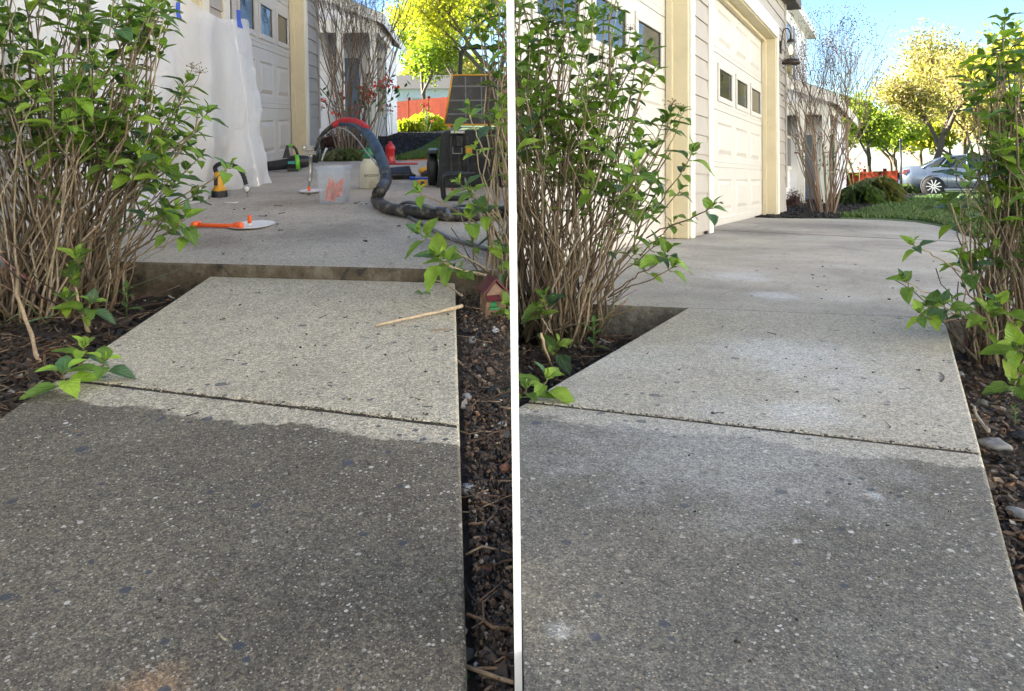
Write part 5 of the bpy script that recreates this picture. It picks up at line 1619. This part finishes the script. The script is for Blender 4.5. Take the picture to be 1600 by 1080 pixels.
for (x, y, ln) in ((278, 16, 22), (373, 28, 24)):
    q = L.au(x, y, UWL + .105)
    tp = MB(); k = q.y / FPX
    tp.prism([(-3 * k, 12 * k), (3.5 * k, 12 * k), (3 * k, -4 * k), (6 * k, -16 * k), (-2 * k, -14 * k), (-3 * k, 0)], -.001, .001, Matrix.Translation(q) @ Matrix.Rotation(PI / 2, 4, 'X') @ Matrix.Rotation(.35, 4, 'Y'))
    tp.build('tape', M['blue'], t)
# blue cushion-like item behind the canes
q = L.g(252, 317, DL)
t = thing('blue_kneeling_pad', 'small blue pad on the driveway behind the hydrangea canes', 'pad', L, tuple(q))
mb = MB(); mb.box((0, 0, .03), (.11, .16, .06)); mb.build('pad', M['blue'], t, bevel=.015, seg=3)


def scale_at(q): return q.y / FPX


# small yellow pump with curved hose and gauge
q = L.g(343, 308, DL); k = scale_at(q) * 1.08
t = thing('yellow_pump', 'small yellow hand pump with curved grey hose and round gauge by the plastic sheet', 'pump', L, tuple(q))
mb = MB(); mb.lathe([(10.5 * k, 0), (10.8 * k, 2 * k), (10.5 * k, 9 * k), (9 * k, 9.5 * k)], n=24); mb.build('base', M['dkgrey'], t, bevel=.002)
mb = MB(); mb.lathe([(9.6 * k, 8 * k), (10.2 * k, 9 * k), (10.0 * k, 12 * k), (8.5 * k, 14 * k), (7.2 * k, 16 * k), (7.6 * k, 30 * k), (7.0 * k, 34 * k), (4 * k, 36 * k)], n=20, sx=.9); mb.build('housing', M['yellow'], t)
mb = MB(); mb.box((-2 * k, -8.4 * k, 23 * k), (5 * k, 2 * k, 12 * k)); mb.build('switch', M['black'], t, bevel=.002)
ps = spline([(-3 * k, 0, 34 * k), (-5 * k, 0, 42 * k), (2 * k, 0, 47 * k), (12 * k, 0, 46 * k), (25 * k, 0, 42 * k), (33 * k, 0, 31 * k), (37 * k, 0, 17 * k)], 7)
mb = MB(); mb.tube(ps, [3.0 * k * (1.12 if i % 2 else .92) for i in range(len(ps))], 10); mb.build('hose', M['dkgrey'], t)
mb = MB(); mb.lathe([(.5 * k, -3 * k), (5 * k, -3 * k), (5.4 * k, 0), (5 * k, 2 * k), (.5 * k, 2 * k)], (38 * k, -1 * k, 11 * k), 20, Matrix.Rotation(PI / 2, 3, 'X')); g = mb.build('gauge', M['metal'], t)
mb = MB(); mb.lathe([(.2 * k, 0), (4 * k, 0), (4 * k, .5 * k), (.2 * k, .5 * k)], (38 * k, -3.4 * k, 11 * k), 20, Matrix.Rotation(PI / 2, 3, 'X')); mb.build('dial', M['paper'], g)
mb = MB(); mb.tube([(38 * k, 0, 6 * k), (39 * k, 0, -1 * k + .004)], .9 * k, 8); mb.build('nozzle', M['metal'], t)

# white marker on the driveway
q = L.g(362, 318, DL); k = scale_at(q)
mb = MB(); mb.tube([(-10 * k, 0, 1.1 * k), (10 * k, .004, 1.1 * k)], 1.1 * k, 8)
t = thing('white_rod', 'short white rod lying on the driveway beneath the yellow pump', 'rod', L, tuple(q)); mb.build('rod', M['paper'], t)

# leaf blower
q = L.g(448, 268, DL); k = scale_at(q)
t = thing('leaf_blower', 'black and green cordless leaf blower lying on the driveway by the garage door', 'leaf blower', L, tuple(q), .22)
mb = MB(); mb.lathe([(6.5 * k, 0), (7.2 * k, 1.5 * k), (7.6 * k, 15 * k), (8.5 * k, 31 * k), (10.5 * k, 36 * k)], (-29 * k, 0, 8.5 * k), 20, Matrix.Rotation(PI / 2 - .10, 3, 'Y')); mb.build('tube', M['dkgrey'], t)
mb = MB(); mb.lathe([(9 * k, 0), (11 * k, 5 * k), (11.5 * k, 14 * k), (10 * k, 22 * k), (8.5 * k, 30 * k), (5 * k, 34 * k)], (2 * k, 0, 12.5 * k), 22, Matrix.Rotation(PI / 2 - .08, 3, 'Y')); mb.build('motor_housing', M['black'], t)
mb = MB(); mb.lathe([(12.0 * k, 0), (12.3 * k, 2 * k), (12.2 * k, 5 * k), (11.8 * k, 6 * k)], (13 * k, 0, 13.3 * k), 22, Matrix.Rotation(PI / 2 - .08, 3, 'Y')); mb.build('green_ring', M['lime'], t)
mb = MB(); mb.prism([(-6 * k, 20 * k), (6 * k, 22 * k), (3 * k, 40 * k), (0, 40 * k)], -2 * k, 2 * k, Matrix.Rotation(PI / 2, 4, 'X')); mb.build('fin', M['black'], t, bevel=.002)
mb = MB(); mb.tube(spline([(2 * k, 0, 38 * k), (8 * k, 0, 39 * k), (14 * k, 0, 34 * k), (17 * k, 0, 24 * k)], 5), 2.2 * k, 8); mb.build('handle', M['black'], t)
mb = MB(); mb.box((6 * k, 0, 39.5 * k), (7 * k, 4.2 * k, 4 * k)); mb.build('green_trigger', M['lime'], t, bevel=.003)
mb = MB(); mb.box((9 * k, 0, 3 * k), (16 * k, 14 * k, 6 * k)); mb.build('foot', M['black'], t, bevel=.006)
mb = MB(); mb.box((7 * k, -11.4 * k, 14 * k), (10 * k, 1.2 * k, 4 * k)); mb.build('side_label', M['teal'], t)

# hammer with an orange handle
q = L.g(340, 357, DL); k = scale_at(q)
t = thing('orange_tool', 'orange plastic tool handle lying on the driveway beside the white paper plate', 'tool', L, tuple(q), -.30)
mb = MB(); mb.tube([(-34 * k, 0, 5 * k), (-20 * k, 0, 4.4 * k), (20 * k, 0, 4.4 * k), (31 * k, 0, 4.8 * k)], [3.6 * k, 3.1 * k, 3.3 * k, 4.2 * k], 12); mb.build('shaft', M['orange'], t)
mb = MB(); mb.lathe([(.5 * k, -3 * k), (4.8 * k, -3 * k), (5.3 * k, 0), (5.3 * k, 6 * k), (4.6 * k, 9 * k), (1 * k, 9.5 * k)], (33 * k, 0, 5.4 * k), 16, Matrix.Rotation(PI / 2, 3, 'Y')); mb.build('end_grip', M['orange'], t)
mb = MB(); mb.lathe([(.5 * k, -9 * k), (4 * k, -8 * k), (4.8 * k, 0), (4.2 * k, 9 * k), (.5 * k, 10 * k)], (-36 * k, 0, 6 * k), 16, Matrix.Rotation(.5, 3, 'Y') @ Matrix.Rotation(PI / 2, 3, 'X')); mb.build('head', M['orange'], t)


def plate(px, py, r, label, plug):
    q = L.g(px, py, DL); k = scale_at(q)
    t = thing('paper_plate', label, 'plate', L, tuple(q))
    prof = [(.1 * k, .8 * k), (r * .62 * k, .8 * k), (r * .70 * k, 1.4 * k), (r * .97 * k, 3.6 * k), (r * k, 3.5 * k), (r * .72 * k, .9 * k), (r * .62 * k, .2 * k), (.1 * k, .2 * k)]
    mb = MB(); n = 48; vs = []; fs = []
    for i, (rr, z) in enumerate(prof):
        for a in range(n):
            wob = (1 + .012 * (1 if a % 2 else -1)) if i in (2, 3, 4, 5) else 1
            vs.append((rr * wob * math.cos(2 * PI * a / n), rr * wob * math.sin(2 * PI * a / n) * 1.35, z))
    for i in range(len(prof) - 1):
        for a in range(n): fs.append((i * n + a, i * n + (a + 1) % n, (i + 1) * n + (a + 1) % n, (i + 1) * n + a))
    mb.add(vs, fs, True); mb.build('dish', M['paper'], t)
    if plug:
        t2 = thing('orange_plug', plug, 'plug', L, (q.x - .01, q.y, q.z + .001), 0)
        mb = MB(); mb.lathe([(.6 * k, 5 * k), (3.2 * k, 5 * k), (2.9 * k, 12 * k), (2.2 * k, 17 * k), (.4 * k, 18 * k)], n=14); mb.build('cap', M['orange'], t2)
        mb = MB(); mb.lathe([(3.6 * k, 1.2 * k), (3.4 * k, 3 * k), (1.8 * k, 5.4 * k), (.4 * k, 5.4 * k)], n=14); mb.build('foam_blob', M['paper'], t2)


plate(394, 354, 33, 'white paper plate lying on the near part of the driveway', 'orange plug standing on the near paper plate')
plate(487, 301, 19, 'white paper plate under the tip of the injection gun', None)

# injection gun standing on the plate
q = L.g(483, 300, DL); k = scale_at(q)
t = thing('injection_gun', 'steel foam injection gun standing upright with its orange tip on a paper plate', 'injection gun', L, tuple(q))
mb = MB(); mb.lathe([(.4 * k, .9 * k), (2.2 * k, 3 * k), (2.6 * k, 7 * k), (1.4 * k, 8 * k)], n=12); mb.build('tip', M['orange'], t)
mb = MB(); mb.lathe([(1.6 * k, 7 * k), (1.8 * k, 14 * k), (3 * k, 15 * k), (3.2 * k, 19 * k), (2.4 * k, 20 * k), (3.2 * k, 24 * k), (3.6 * k, 33 * k), (2.6 * k, 35 * k), (2.8 * k, 52 * k), (3.6 * k, 53 * k), (3.6 * k, 58 * k), (2 * k, 59 * k)], (0, 0, 0), 16, Matrix.Rotation(.08, 3, 'Y')); mb.build('barrel', M['metal'], t)
mb = MB(); mb.box((4 * k, 0, 60 * k), (18 * k, 9 * k, 6 * k)); mb.box((3 * k, 0, 67 * k), (13 * k, 8 * k, 7 * k)); mb.tube([(-6 * k, 0, 64 * k), (-6 * k, 0, 71 * k)], 4.2 * k, 12); mb.build('valve_body', M['metal'], t, bevel=.003)
mb = MB(); mb.tube([(10 * k, 0, 45 * k), (12 * k, 0, 56 * k), (14 * k, 0, 68 * k)], [3.6 * k, 4.6 * k, 4.2 * k], 12); mb.build('grip', M['black'], t)
mb = MB(); mb.tube([(20 * k, 0, 48 * k), (25 * k, 0, 62 * k), (28 * k, 0, 67 * k)], [1.4 * k, 1.4 * k, 2 * k], 8); mb.build('lever', M['paper'], t)

# clear bin of orange ports
q = L.g(523, 317, DL); k = scale_at(q)
t = thing('clear_bin', 'frosted clear plastic bin with a rim standing on the driveway', 'bin', L, tuple(q), -.12)


def frustum(mb, x0, y0, x1, y1, h, th):
    o = [(-x0, -y0, 0), (x0, -y0, 0), (x0, y0, 0), (-x0, y0, 0), (-x1, -y1, h), (x1, -y1, h), (x1, y1, h), (-x1, y1, h)]
    i_ = [(-x0 + th, -y0 + th, th), (x0 - th, -y0 + th, th), (x0 - th, y0 - th, th), (-x0 + th, y0 - th, th), (-x1 + th, -y1 + th, h), (x1 - th, -y1 + th, h), (x1 - th, y1 - th, h), (-x1 + th, y1 - th, h)]
    b = mb.add(o + i_, [(3, 2, 1, 0), (0, 1, 5, 4), (1, 2, 6, 5), (2, 3, 7, 6), (3, 0, 4, 7), (8, 9, 10, 11), (9, 8, 12, 13), (10, 9, 13, 14), (11, 10, 14, 15), (8, 11, 15, 12), (4, 5, 13, 12), (5, 6, 14, 13), (6, 7, 15, 14), (7, 4, 12, 15)])


mb = MB(); frustum(mb, 18 * k, 16 * k, 21.5 * k, 19.5 * k, 55 * k, .0015); mb.build('tub', M['clear'], t, bevel=.004, seg=3)
mb = MB()
for (a, b) in (((-24 * k, -22 * k, 53.5 * k), (24 * k, -19.4 * k, 57.5 * k)), ((-24 * k, 19.4 * k, 53.5 * k), (24 * k, 22 * k, 57.5 * k)), ((-24 * k, -19.4 * k, 53.5 * k), (-21.2 * k, 19.4 * k, 57.5 * k)), ((21.2 * k, -19.4 * k, 53.5 * k), (24 * k, 19.4 * k, 57.5 * k))): mb.b2(a, b)
mb.build('rim', M['clear'], t)
binq, bink = q, k
for i in range(30):
    x, y, z = random.uniform(-12, 11) * k, random.uniform(-11, 8) * k, random.uniform(3, 27) * k
    a = random.choice((random.uniform(.9, 1.5), random.uniform(0, 1)))
    d = V((math.cos(a) * .5, random.uniform(-.4, .4), math.sin(a))).normalized()
    c = V((x, y, z)); ln = random.uniform(8, 15) * k
    e = c + d * ln; e.x = max(-14 * k, min(14 * k, e.x))
    p = thing('orange_port', 'orange injection port tossed in the frosted clear bin', 'injection port', L, tuple(q), -.12, 'orange ports in the clear bin')
    mb = MB(); mb.tube([c, (c + e) / 2, e], [2.1 * k, 2.4 * k, 1.5 * k], 8); mb.lathe([(.3 * k, 0), (3.6 * k, 0), (3.6 * k, 1.2 * k), (.3 * k, 1.2 * k)], c, 10, V((0, 0, 1)).rotation_difference(d).to_matrix()); mb.build('port', M['orange'], p)

# garden sprayer
q = L.g(577, 294, DL); k = scale_at(q)
t = thing('pump_sprayer', 'milky white pump sprayer with green top standing behind the clear bin', 'sprayer', L, tuple(q))
mb = MB(); mb.lathe([(13 * k, 0), (14.2 * k, 2 * k), (14.3 * k, 30 * k), (13 * k, 38 * k), (9 * k, 44 * k), (6.5 * k, 47 * k)], n=28); mb.build('tank', M['tank'], t)
mb = MB(); mb.lathe([(7.5 * k, 46 * k), (7.6 * k, 52 * k), (6 * k, 54 * k), (5.4 * k, 62 * k), (1.2 * k, 63 * k)], n=20); mb.build('collar', M['green'], t)
mb = MB(); mb.tube([(0, 0, 62 * k), (0, 0, 70 * k)], 1.1 * k, 8); mb.lathe([(1 * k, 69 * k), (2.6 * k, 70 * k), (2.4 * k, 73 * k), (.6 * k, 74 * k)], n=12); mb.tube([(0, 0, 56 * k), (-13 * k, 0, 58 * k)], [2.4 * k, 1.4 * k], 8); mb.build('pump_handle', M['green'], t)
cu = bpy.data.curves.new('print', 'FONT'); cu.body = 'BIZZERIE'; cu.size = 5.2 * k; cu.extrude = .0004; cu.align_x = 'CENTER'
cu.body = 'BAZZOM'
lo = bpy.data.objects.new('printed_lettering', cu); COL.objects.link(lo); cu.materials.append(M['label_black']); 
me_l = bpy.data.meshes.new_from_object(lo.evaluated_get(bpy.context.evaluated_depsgraph_get())); bpy.data.objects.remove(lo)
lo = bpy.data.objects.new('printed_lettering', me_l); COL.objects.link(lo); lo.parent = t
lo.matrix_local = Matrix.Translation(V((5 * k, -14.6 * k, 19 * k))) @ Matrix.Rotation(PI / 2, 4, 'X')

# red bottle jack and bar behind
q = L.g(610, 254, DL); k = scale_at(q)
t = thing('red_bottle_jack', 'red bottle jack standing at the far edge of the driveway', 'jack', L, tuple(q))
mb = MB(); mb.lathe([(7.8 * k, 0), (7.8 * k, 3 * k), (6.8 * k, 4 * k), (6.9 * k, 18 * k), (7.6 * k, 19 * k), (7.4 * k, 24 * k), (5 * k, 28 * k), (3 * k, 29 * k), (3 * k, 32 * k), (1 * k, 32.5 * k)], n=24); mb.build('body', M['red'], t)
mb = MB(); mb.box((0, 0, 1.2 * k), (19 * k, 16 * k, 2.4 * k)); mb.build('base_plate', M['red'], t, bevel=.003)
q = L.g(630, 257.5, DL); k = scale_at(q)
t = thing('red_bar', 'thin red handle bar lying in front of the red bottle jack', 'bar', L, tuple(q), .02)
mb = MB(); mb.tube([(-24 * k, 0, 1.4 * k), (0, 0, 1.4 * k), (22 * k, 0, 1.4 * k)], 1.5 * k, 8); mb.build('bar', M['red'], t)
q = L.g(646, 251, DL); k = scale_at(q)
t = thing('rusty_pipe', 'rusty orange pipe lying along the lawn edge behind the jack', 'pipe', L, (q.x, q.y, 0.0), .03)
mb = MB(); mb.tube([(-28 * k, 0, 4 * k), (-8 * k, 0, 4.5 * k), (10 * k, 0, 5 * k), (27 * k, .02, 6 * k)], [2.6 * k, 2.8 * k, 3.2 * k, 2.6 * k], 9); mb.build('pipe', M['log'], t)

# thick hose: arch then along the ground
def Lp(x, y, v): return L.av(x, y, v)
def Lg(x, y, w): return L.g(x, y, w)
t = thing('thick_hose', 'thick foam caked hose arching up from the gun then snaking over the driveway', 'hose', L, (0, 0, 0))
vg = L.g(483, 300, DL).y
q0 = L.g(595, 318, DL).y
up = [Lp(505, 228, vg), Lp(495, 218, vg), Lp(500, 207, vg), Lp(520, 193, vg), Lp(545, 188.5, vg - .05), Lp(566, 196, vg - .15), Lp(583, 215, vg - .3)]
dn = [Lp(583, 215, vg - .3), Lp(593, 235, vg - .42), Lp(601, 262, vg - .5), Lp(603, 285, vg - .55), Lp(600, 300, vg - .62)]
s1 = spline([L.g(486, 240, 0) * 0 + Lp(495, 235, vg), Lp(498, 219, vg), Lp(510, 204, vg), Lp(522, 196, vg)], 5)
mb = MB(); mb.tube(s1, [.009 + .006 * i / len(s1) for i in range(len(s1))], 10); mb.build('feed_line', M['blackhose'], t)
s2 = spline([Lp(520, 197, vg), Lp(533, 190, vg), Lp(548, 189, vg - .05), Lp(563, 193, vg - .12), Lp(574, 202, vg - .2)], 6)
mb = MB(); mb.tube(s2, [.020 * random.uniform(.94, 1.08) for _ in s2], 12); mb.build('red_wrap', M['redtape'], t)
s3 = spline([Lp(530, 194, vg), Lp(548, 193.5, vg - .05), Lp(562, 198, vg - .12), Lp(578, 214, vg - .25), Lp(591, 237, vg - .38), Lp(600, 260, vg - .45), Lp(603, 276, vg - .5)], 7)
mb = MB(); mb.tube(s3, [lerp(.013, .030, min(1, i / len(s3) * 1.8)) * random.uniform(.95, 1.06) for i in range(len(s3))], 14); mb.build('blue_wrap', M['bluehose'], t)
qa = Lg(590, 300, DL + .035)
s4 = spline([Lp(603, 274, vg - .5), Lp(602, 286, vg - .62), Lp(594, 298, vg - .85), Lg(589, 312, DL + .03), Lg(603, 324, DL + .028), Lg(640, 331, DL + .028), Lg(680, 334, DL + .028), Lg(730, 336, DL + .028), Lg(800, 330, DL + .028)], 8)
mb = MB(); mb.tube(s4, [.029 * random.uniform(.86, 1.14) for _ in s4], 14); mb.build('black_section', M['blackhose'], t, clip=L)
# second thin line beside the arch
t = thing('thin_feed_hose', 'thin grey line curving under the arch of the thick hose', 'hose', L, (0, 0, 0))
s = spline([Lp(505, 207, vg), Lp(522, 200, vg), Lp(541, 203, vg - .05), Lp(558, 218, vg - .12), Lp(572, 237, vg - .2), Lp(586, 254, vg - .3), Lp(598, 268, vg - .42)], 6)
mb = MB(); mb.tube(s, [.0045] * (len(s) - 6) + [.0075] * 6, 8); mb.build('line', M['metal'], t)
# grey air hose over the thick one
t = thing('air_hose', 'slim grey air hose looping over the thick hose and running to the step', 'hose', L, (0, 0, 0))
s = spline([Lg(690, 331, DL + .035), Lg(662, 321, DL + .07), Lg(638, 316, DL + .07), Lg(624, 322, DL + .045), Lg(632, 335, DL + .012), Lg(660, 350, DL + .008), Lg(700, 371, DL + .008), Lg(740, 383, DL + .008), Lg(775, 393, DL + .008), Lg(810, 400, DL + .008)], 7)
mb = MB(); mb.tube(s, .0078, 10); mb.build('line', M['greyhose'], t, clip=L)
t = thing('air_hose', 'short loop of grey air hose lying by the black clamp', 'hose', L, (0, 0, 0))
s = spline([Lg(702, 338, DL + .05), Lg(700, 328, DL + .06), Lg(712, 322, DL + .06), Lg(735, 322, DL + .03), Lg(760, 325, DL + .02), Lg(800, 330, DL + .02)], 6)
mb = MB(); mb.tube(s, .0078, 10); mb.build('line', M['greyhose'], t, clip=L)

# black tray, blue tool, tape measure, yellow tool
q = L.g(628, 279, DL); k = scale_at(q)
t = thing('black_tray', 'open black tray of small parts on the driveway by the hose', 'tray', L, tuple(q), .2)
mb = MB(); frustum(mb, 16 * k, 20 * k, 19 * k, 24 * k, 7 * k, .003); mb.build('tray', M['black'], t, bevel=.003)
mb = MB(); mb.add([(-17 * k, 22 * k, 7 * k), (19 * k, 22 * k, 7 * k), (17 * k, 34 * k, 17 * k), (-14 * k, 34 * k, 15 * k), (-17 * k, 23 * k, 6 * k), (19 * k, 23 * k, 6 * k), (17 * k, 35 * k, 16 * k), (-14 * k, 35 * k, 14 * k)], [(0, 1, 2, 3), (7, 6, 5, 4), (0, 4, 5, 1), (1, 5, 6, 2), (2, 6, 7, 3), (3, 7, 4, 0)]); mb.build('lid', M['black'], t)
q = L.g(655, 281, DL); k = scale_at(q)
t = thing('blue_screwdriver', 'blue handled tool lying between the black tray and the tool chest', 'tool', L, tuple(q), .06)
mb = MB(); mb.tube([(-15 * k, 0, 2.6 * k), (-9 * k, 0, 2.8 * k), (-6 * k, 0, 2 * k), (8 * k, 0, 2 * k), (14 * k, 0, 1.6 * k)], [2.4 * k, 2.8 * k, 1.8 * k, 1.8 * k, 1.2 * k], 10); mb.build('handle', M['blue'], t)
mb = MB(); mb.tube([(14 * k, 0, 1.6 * k), (22 * k, 0, 1.4 * k)], .7 * k, 6); mb.build('shaft', M['metal'], t)
q = L.g(659, 292, DL); k = scale_at(q)
t = thing('tape_measure', 'yellow and black tape measure standing in front of the tool chest', 'tape measure', L, tuple(q), .1)
mb = MB(); mb.prism([(-7 * k, .5 * k), (8 * k, .5 * k), (8.5 * k, 8 * k), (5 * k, 11 * k), (-4 * k, 11 * k), (-8 * k, 8 * k)], -4 * k, 4 * k, Matrix.Rotation(PI / 2, 4, 'X')); mb.build('case', M['yellow'], t, bevel=.004, seg=3)
mb = MB(); mb.lathe([(.3 * k, 4.1 * k), (3.4 * k, 4.1 * k), (3.4 * k, 4.6 * k), (.3 * k, 4.6 * k)], (1 * k, 0, 5.8 * k), 16, Matrix.Rotation(PI / 2, 3, 'X')); mb.box((-7.6 * k, 0, 5 * k), (2.4 * k, 8.6 * k, 8 * k)); mb.build('bumper', M['black'], t, bevel=.002)
q = L.g(664, 275, DL); k = scale_at(q)
t = thing('yellow_drill', 'yellow and black power tool lying left of the tool chest', 'power tool', L, tuple(q), .5)
mb = MB(); mb.tube([(-9 * k, 0, 7 * k), (-4 * k, 0, 8 * k), (6 * k, 0, 9 * k), (9 * k, 0, 9 * k)], [4 * k, 6 * k, 6.5 * k, 5 * k], 12); mb.build('housing', M['yellow'], t)
mb = MB(); mb.tube([(2 * k, 0, 8 * k), (-4 * k, -10 * k, 4 * k)], [4 * k, 3.4 * k], 10); mb.box((-6 * k, -12 * k, 3.4 * k), (12 * k, 7 * k, 6.5 * k)); mb.build('grip', M['black'], t, bevel=.003)
for (x, y, lbl) in ((760, 345, 'yellow fastener box half hidden behind shrub leaves by the air hose'),):
    q = L.g(x - 10, y - 5, DL); k = scale_at(q); t = thing('yellow_tool', lbl, 'power tool', L, tuple(q), .3)
    mb = MB(); mb.box((0, 0, 6 * k), (26 * k, 14 * k, 12 * k)); mb.build('housing', M['yellow'], t, bevel=.008, seg=3)
    mb = MB(); mb.box((9 * k, -2 * k, 5 * k), (10 * k, 15 * k, 8 * k)); mb.tube([(-13 * k, 0, 8 * k), (-22 * k, 0, 7 * k)], [3 * k, 2 * k], 8); mb.build('grip', M['black'], t, bevel=.003)

# black C shaped clamp / case handle
q = L.g(712, 314, DL); k = scale_at(q)
t = thing('black_clamp', 'black squared C shaped tool frame with a red grip in front of the tool chest', 'clamp', L, tuple(q), .1)
ps = [(30 * k, 0, 40 * k), (2 * k, 0, 42 * k), (-16 * k, 0, 40 * k), (-20 * k, 0, 34 * k), (-19 * k, 0, 10 * k), (-16 * k, 0, 5 * k), (4 * k, 0, 4 * k), (20 * k, 0, 5 * k)]
mb = MB(); mb.tube(spline(ps, 3), 4.2 * k, 10); mb.build('frame', M['black'], t, clip=L)
mb = MB(); mb.tube([(-4 * k, -1 * k, 8 * k), (-5 * k, -1 * k, 20 * k)], 2.4 * k, 8); mb.build('red_grip', M['red'], t)
mb = MB(); mb.tube([(17 * k, 0, 22 * k), (15 * k, 0, 36 * k)], 1.4 * k, 8); mb.build('chrome_pin', M['metal'], t)

# rolling tool chest with its lid standing open
vT = 4.6
bl = L.av(676, 287, vT); k = vT / FPX
t = thing('rolling_tool_chest', 'black rolling tool chest with its yellow edged lid standing open', 'tool chest', L, (bl.x, vT, DL))
def X(px): return (px - 676) * k
def Z(py): return (290 - py) * k
mb = MB()
mb.prism([(X(682), Z(288)), (X(800), Z(290)), (X(800), Z(200)), (X(697), Z(202)), (X(690), Z(207))], 0, .42, Matrix.Rotation(PI / 2, 4, 'X') @ Matrix.Scale(-1, 4, (0, 0, 1)))
mb.build('body', M['dkgrey'], t, bevel=.012, seg=3, clip=L)
mb = MB()
for xx in (703, 716, 729): mb.b2((X(xx), -.014, Z(280)), (X(xx + 5), .01, Z(210)))
mb.build('ribs', M['black'], t, bevel=.004)
lt = MB(); lt.box((X(719), -.02, Z(217)), (12 * k, .02, 17 * k)); lo = lt.build('latch', M['black'], t, bevel=.004)
ln_ = MB()
for i in range(3):
    for j in range(2): ln_.box((X(715.5 + 3.5 * i), -.032, Z(213 + 5 * j)), (2.2 * k, .004, 3.4 * k))
ln_.build('latch_ribs', M['dkgrey'], lo)
wr = MB(); wr.tube([(X(708), -.02, Z(225)), (X(708), -.025, Z(236)), (X(722), -.025, Z(236)), (X(722), -.02, Z(225))], .003, 6); wr.build('wire_bail', M['metal'], t)
wr = MB(); wr.box((X(733), -.02, Z(230)), (10 * k, .012, 12 * k)); wr.build('sticker', M['yellow'], t)
tb = MB(); tb.box((X(716), -.01, Z(203)), (22 * k, .05, 5 * k)); tb.build('rim_cap', M['metal'], t, bevel=.004)
# lid standing open, leaning a little
Ml = Matrix.Translation(V((0, .40, 0))) @ Matrix.Rotation(-.06, 4, 'X')
lx0b, lx0t = 695, 709
frame = [(X(695), Z(193)), (X(709), Z(109)), (X(830), Z(109)), (X(830), Z(194))]
mb = MB(); mb.prism(frame, -.02, .03, Ml @ Matrix.Rotation(PI / 2, 4, 'X')); mb.build('lid', M['black'], t, clip=L)
mb = MB()
edges = [((695, 193), (709, 109)), ((709, 109), (830, 109)), ((695, 193), (830, 194))]
for (a, b) in edges:
    mb.tube([Ml @ V((X(a[0]), -.03, Z(a[1]))), Ml @ V((X(b[0]), -.03, Z(b[1])))], .006, 8)
mb.build('lid_seal', M['yellow'], t, clip=L)
mb = MB()
for yy in (128, 152, 175): 
    mb.b2((X(709 - (yy - 109) * .166 + 2), -.035, Z(yy + 1.2)), (X(830), -.02, Z(yy - 1.2)))
for xx in (730, 757, 785): mb.b2((X(xx), -.034, Z(190)), (X(xx + 2), -.02, Z(112)))
for i in range(len(mb.v)): mb.v[i] = tuple(Ml @ V(mb.v[i]))
mb.build('lid_ribs', M['ribgrey'], t, clip=L)
hb = MB(); hb.tube(spline([(X(722), .46, Z(112)), (X(724), .46, Z(80)), (X(727), .46, Z(66)), (X(736), .46, Z(62)), (X(830), .46, Z(62))], 5), .014, 10); hb.build('pull_handle', M['dkgrey'], t, clip=L)
for (yy) in (.06,):
    w_ = MB(); w_.lathe([(.02, -.03), (.10, -.03), (.11, -.02), (.11, .02), (.10, .03), (.02, .03)], (X(675), .2, .11), 26, Matrix.Rotation(PI / 2, 3, 'Y')); wo = w_.build('wheel', M['black'], t)
    h_ = MB(); h_.lathe([(.005, -.036), (.05, -.036), (.05, .036), (.005, .036)], (X(675), .2, .11), 16, Matrix.Rotation(PI / 2, 3, 'Y')); h_.build('hub', M['dkgrey'], wo)
mb = MB(); mb.b2((X(668), .05, 0.21), (X(684), .36, .235)); mb.build('mudguard', M['black'], t, bevel=.006)

# toy birdhouse
q = L.g(770, 500, -0.045); k = scale_at(q)
t = thing('toy_birdhouse', 'little wooden birdhouse with dark red roofs in the soil by the step', 'birdhouse', L, (q.x, q.y, q.z), .25)
mb = MB(); mb.box((0, 0, 2.5 * k), (54 * k, 44 * k, 5 * k)); mb.build('base', M['wood_pale'], t, clip=L, bevel=.003)
mb = MB(); mb.prism([(-18 * k, 5 * k), (18 * k, 5 * k), (16 * k, 46 * k), (0, 64 * k), (-15 * k, 46 * k)], -16 * k, 16 * k, Matrix.Rotation(PI / 2, 4, 'X')); mb.build('body', M['wood_pale'], t, clip=L, bevel=.002)
mb = MB()
for s in (-1, 1): mb.box((s * 10 * k, 0, 58 * k), (30 * k, 40 * k, 3 * k), M=Matrix.Rotation(s * .82, 3, 'Y'))
mb.build('roof', M['wood_red'], t, clip=L)
mb = MB(); mb.box((-5 * k, -20 * k, 40 * k), (22 * k, 12 * k, 2.5 * k), M=Matrix.Rotation(.5, 3, 'X')); mb.build('awning', M['wood_red'], t)
mb = MB(); mb.box((-4 * k, -19 * k, 24 * k), (15 * k, 8 * k, 3 * k)); mb.box((-4 * k, -17 * k, 30 * k), (9 * k, 3 * k, 8 * k)); mb.build('ledge', M['green'], t)

# big leaf poking in at the bottom
t = thing('fallen_leaf', 'broad dark green leaf at the very bottom of the soil strip', 'leaf', L, tuple(L.g(722, 1088, -.04)))
mb = MB(); leaf(mb, V((0, 0, .0)), V((.35, .35, .1)), V((0, 0, 1)), .045, .03, (0.035, 0.10, 0.03)); mb.build('leaf_blade', M['leaf'], t)
t = thing('fallen_leaf', 'small torn green leaf on the slab just below the step', 'leaf', L, tuple(L.g(655, 458, .004)))
mb = MB(); leaf(mb, V((-.012, 0, .001)), V((1, .1, .1)), V((0, 0, 1)), .028, .02, (0.12, 0.24, 0.04)); leaf(mb, V((.012, 0, .001)), V((1, -.3, .1)), V((0, 0, 1)), .024, .016, (0.12, 0.24, 0.04)); mb.build('leaf_blade', M['leaf'], t)
